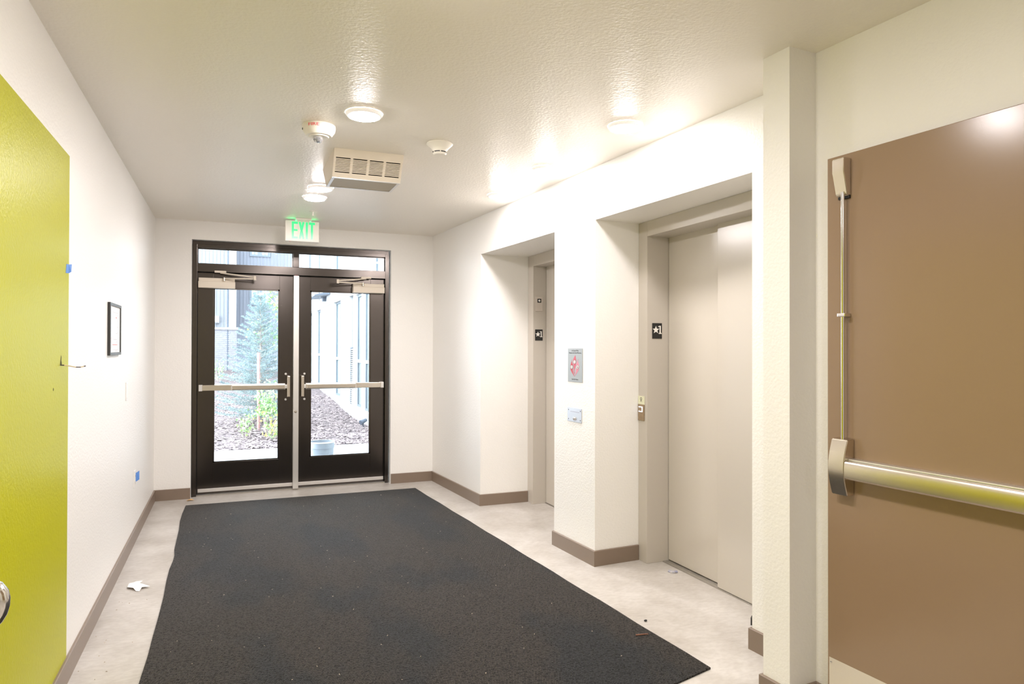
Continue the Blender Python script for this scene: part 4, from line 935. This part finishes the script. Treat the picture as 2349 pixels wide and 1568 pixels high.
def leafy(name, loc, lab, cat, stems, mats, nleaf, lsize, spread, zlo, zhi):
    t = empty(name, loc, lab, cat); x, y, z = loc; bs = bm_new(); bl = [bm_new() for _ in mats]
    for k in range(stems):
        a = 2 * math.pi * (k + rnd.random() * 0.6) / stems; top = Vector((x + spread * 0.8 * math.cos(a) * rnd.uniform(0.3, 1), y + spread * 0.8 * math.sin(a) * rnd.uniform(0.3, 1), rnd.uniform((zlo + zhi) / 2, zhi)))
        base = Vector((x + 0.04 * math.cos(a), y + 0.04 * math.sin(a), z - 0.03)); tube(bs, [base, base.lerp(top, 0.5) + rv(0.03), top], 0.006, 5, 0.002)
        for i in range(nleaf // stems):
            q = rnd.uniform(0, 1); p = base.lerp(top, q); p.z = max(p.z, zlo) if q > 0.2 else zlo + rnd.random() * (zhi - zlo)
            p = p + rv(spread * 0.36); p.z = min(max(p.z, zlo), zhi + 0.03)
            leafquad(rnd.choice(bl), p, rv() + Vector((0, 0, 0.3)), rv(), lsize * rnd.uniform(0.7, 1.3), lsize * 0.32)
    put('stems', bs, BARK, t)
    for b_, m in zip(bl, mats): put('leaves', b_, m, t, kind='stuff')
    return t
g_ = gz(0.58, 11.9)
leafy('leafy_shrub', (0.57, 11.62, g_), 'bright green leafy shrub in front of the spruce', 'shrub', 9, [LEAF1, LEAF1, LEAF2], 420, 0.055, 0.27, 0.33, 0.82)
leafy('low_perennial', (0.24, 11.3, gz(0.24, 11.3)), 'low yellow green plant in the mulch, left of the shrub foot', 'plant', 6, [LEAF2, LEAF1], 130, 0.05, 0.17, 0.03, 0.40)
leafy('low_perennial', (0.62, 11.05, gz(0.62, 11.05)), 'low plant with yellow leaves in the mulch, nearest the landing', 'plant', 7, [LEAF2, LEAF1, LEAF3], 170, 0.05, 0.20, 0.0, 0.42)
mt = empty('maple_sapling', (1.02, 14.2, gz(1.02, 14.2)), 'young green leaved tree rising behind the spruce', 'tree')
bm = bm_new(); tube(bm, [(1.02, 14.2, gz(1.02, 14.2) - 0.05), (1.0, 14.2, 1.4), (0.92, 14.2, 2.5)], 0.025, 8, 0.006)
bl = bm_new(); bl2 = bm_new()
for k in range(16):
    p0 = Vector((0.97, 14.2, rnd.uniform(1.1, 2.2))); pe = p0 + Vector((rnd.uniform(-0.62, 0.45), rnd.uniform(-0.5, 0.5), rnd.uniform(0.15, 0.6))); tube(bm, [p0, pe], 0.008, 5, 0.002)
    for i in range(40):
        leafquad(bl if rnd.random() < 0.75 else bl2, p0.lerp(pe, rnd.uniform(0.3, 1.05)) + rv(0.10), rv() - Vector((0, 0, 0.3)), rv(), rnd.uniform(0.05, 0.085), 0.026)
put('trunk', bm, BARK, mt); put('leaves', bl, LEAF1, mt, kind='stuff'); put('leaves', bl2, LEAF2, mt, kind='stuff')
leafy('far_shrub', (-0.30, 23.0, gz(-0.3, 23)), 'pale green shrub before the brick base', 'shrub', 6, [LEAF1], 120, 0.06, 0.26, 0.4, 1.0)
bm = bm_new(); tube(bm, [(0.447, 12.06, gz(0.447, 12.06) - 0.05), (0.442, 12.06, 1.306)], 0.024, 10)
put('tree_stake', bm, STAKE, label='pale pink wooden stake standing before the spruce', cat='stake', origin=(0.44, 12.0, gz(0.44, 12)))

# bucket on the landing
bx_, by_ = 0.965, 7.93; bz = -0.03
t = empty('plastic_bucket', (bx_, by_, bz), 'frosted white plastic bucket on the landing behind the right door', 'bucket')
bm = bm_new(); lathe(bm, [(0, bz + 0.002), (0.112, bz + 0.002), (0.118, bz + 0.02), (0.130, bz + 0.30), (0.137, bz + 0.302), (0.137, bz + 0.325), (0.132, bz + 0.370), (0.128, bz + 0.370), (0.112, bz + 0.02), (0, bz + 0.012)], 40, 'z', (bx_, by_, 0))
put('body', bm, BUCKET, t, smooth='angle')
bm = bm_new(); lathe(bm, [(0.132, bz + 0.362), (0.139, bz + 0.362), (0.139, bz + 0.374), (0.130, bz + 0.374)], 40, 'z', (bx_, by_, 0)); put('rim', bm, WHITEP, t, smooth='angle')
bm = bm_new(); tube(bm, [(bx_ + 0.14 * math.cos(a), by_ - 0.14 * math.sin(a) * 0.5 - 0.06, bz + 0.33 - 0.16 * math.sin(a)) for a in [math.pi * k / 12 for k in range(13)]], 0.003, 6); put('handle', bm, STEEL, t)
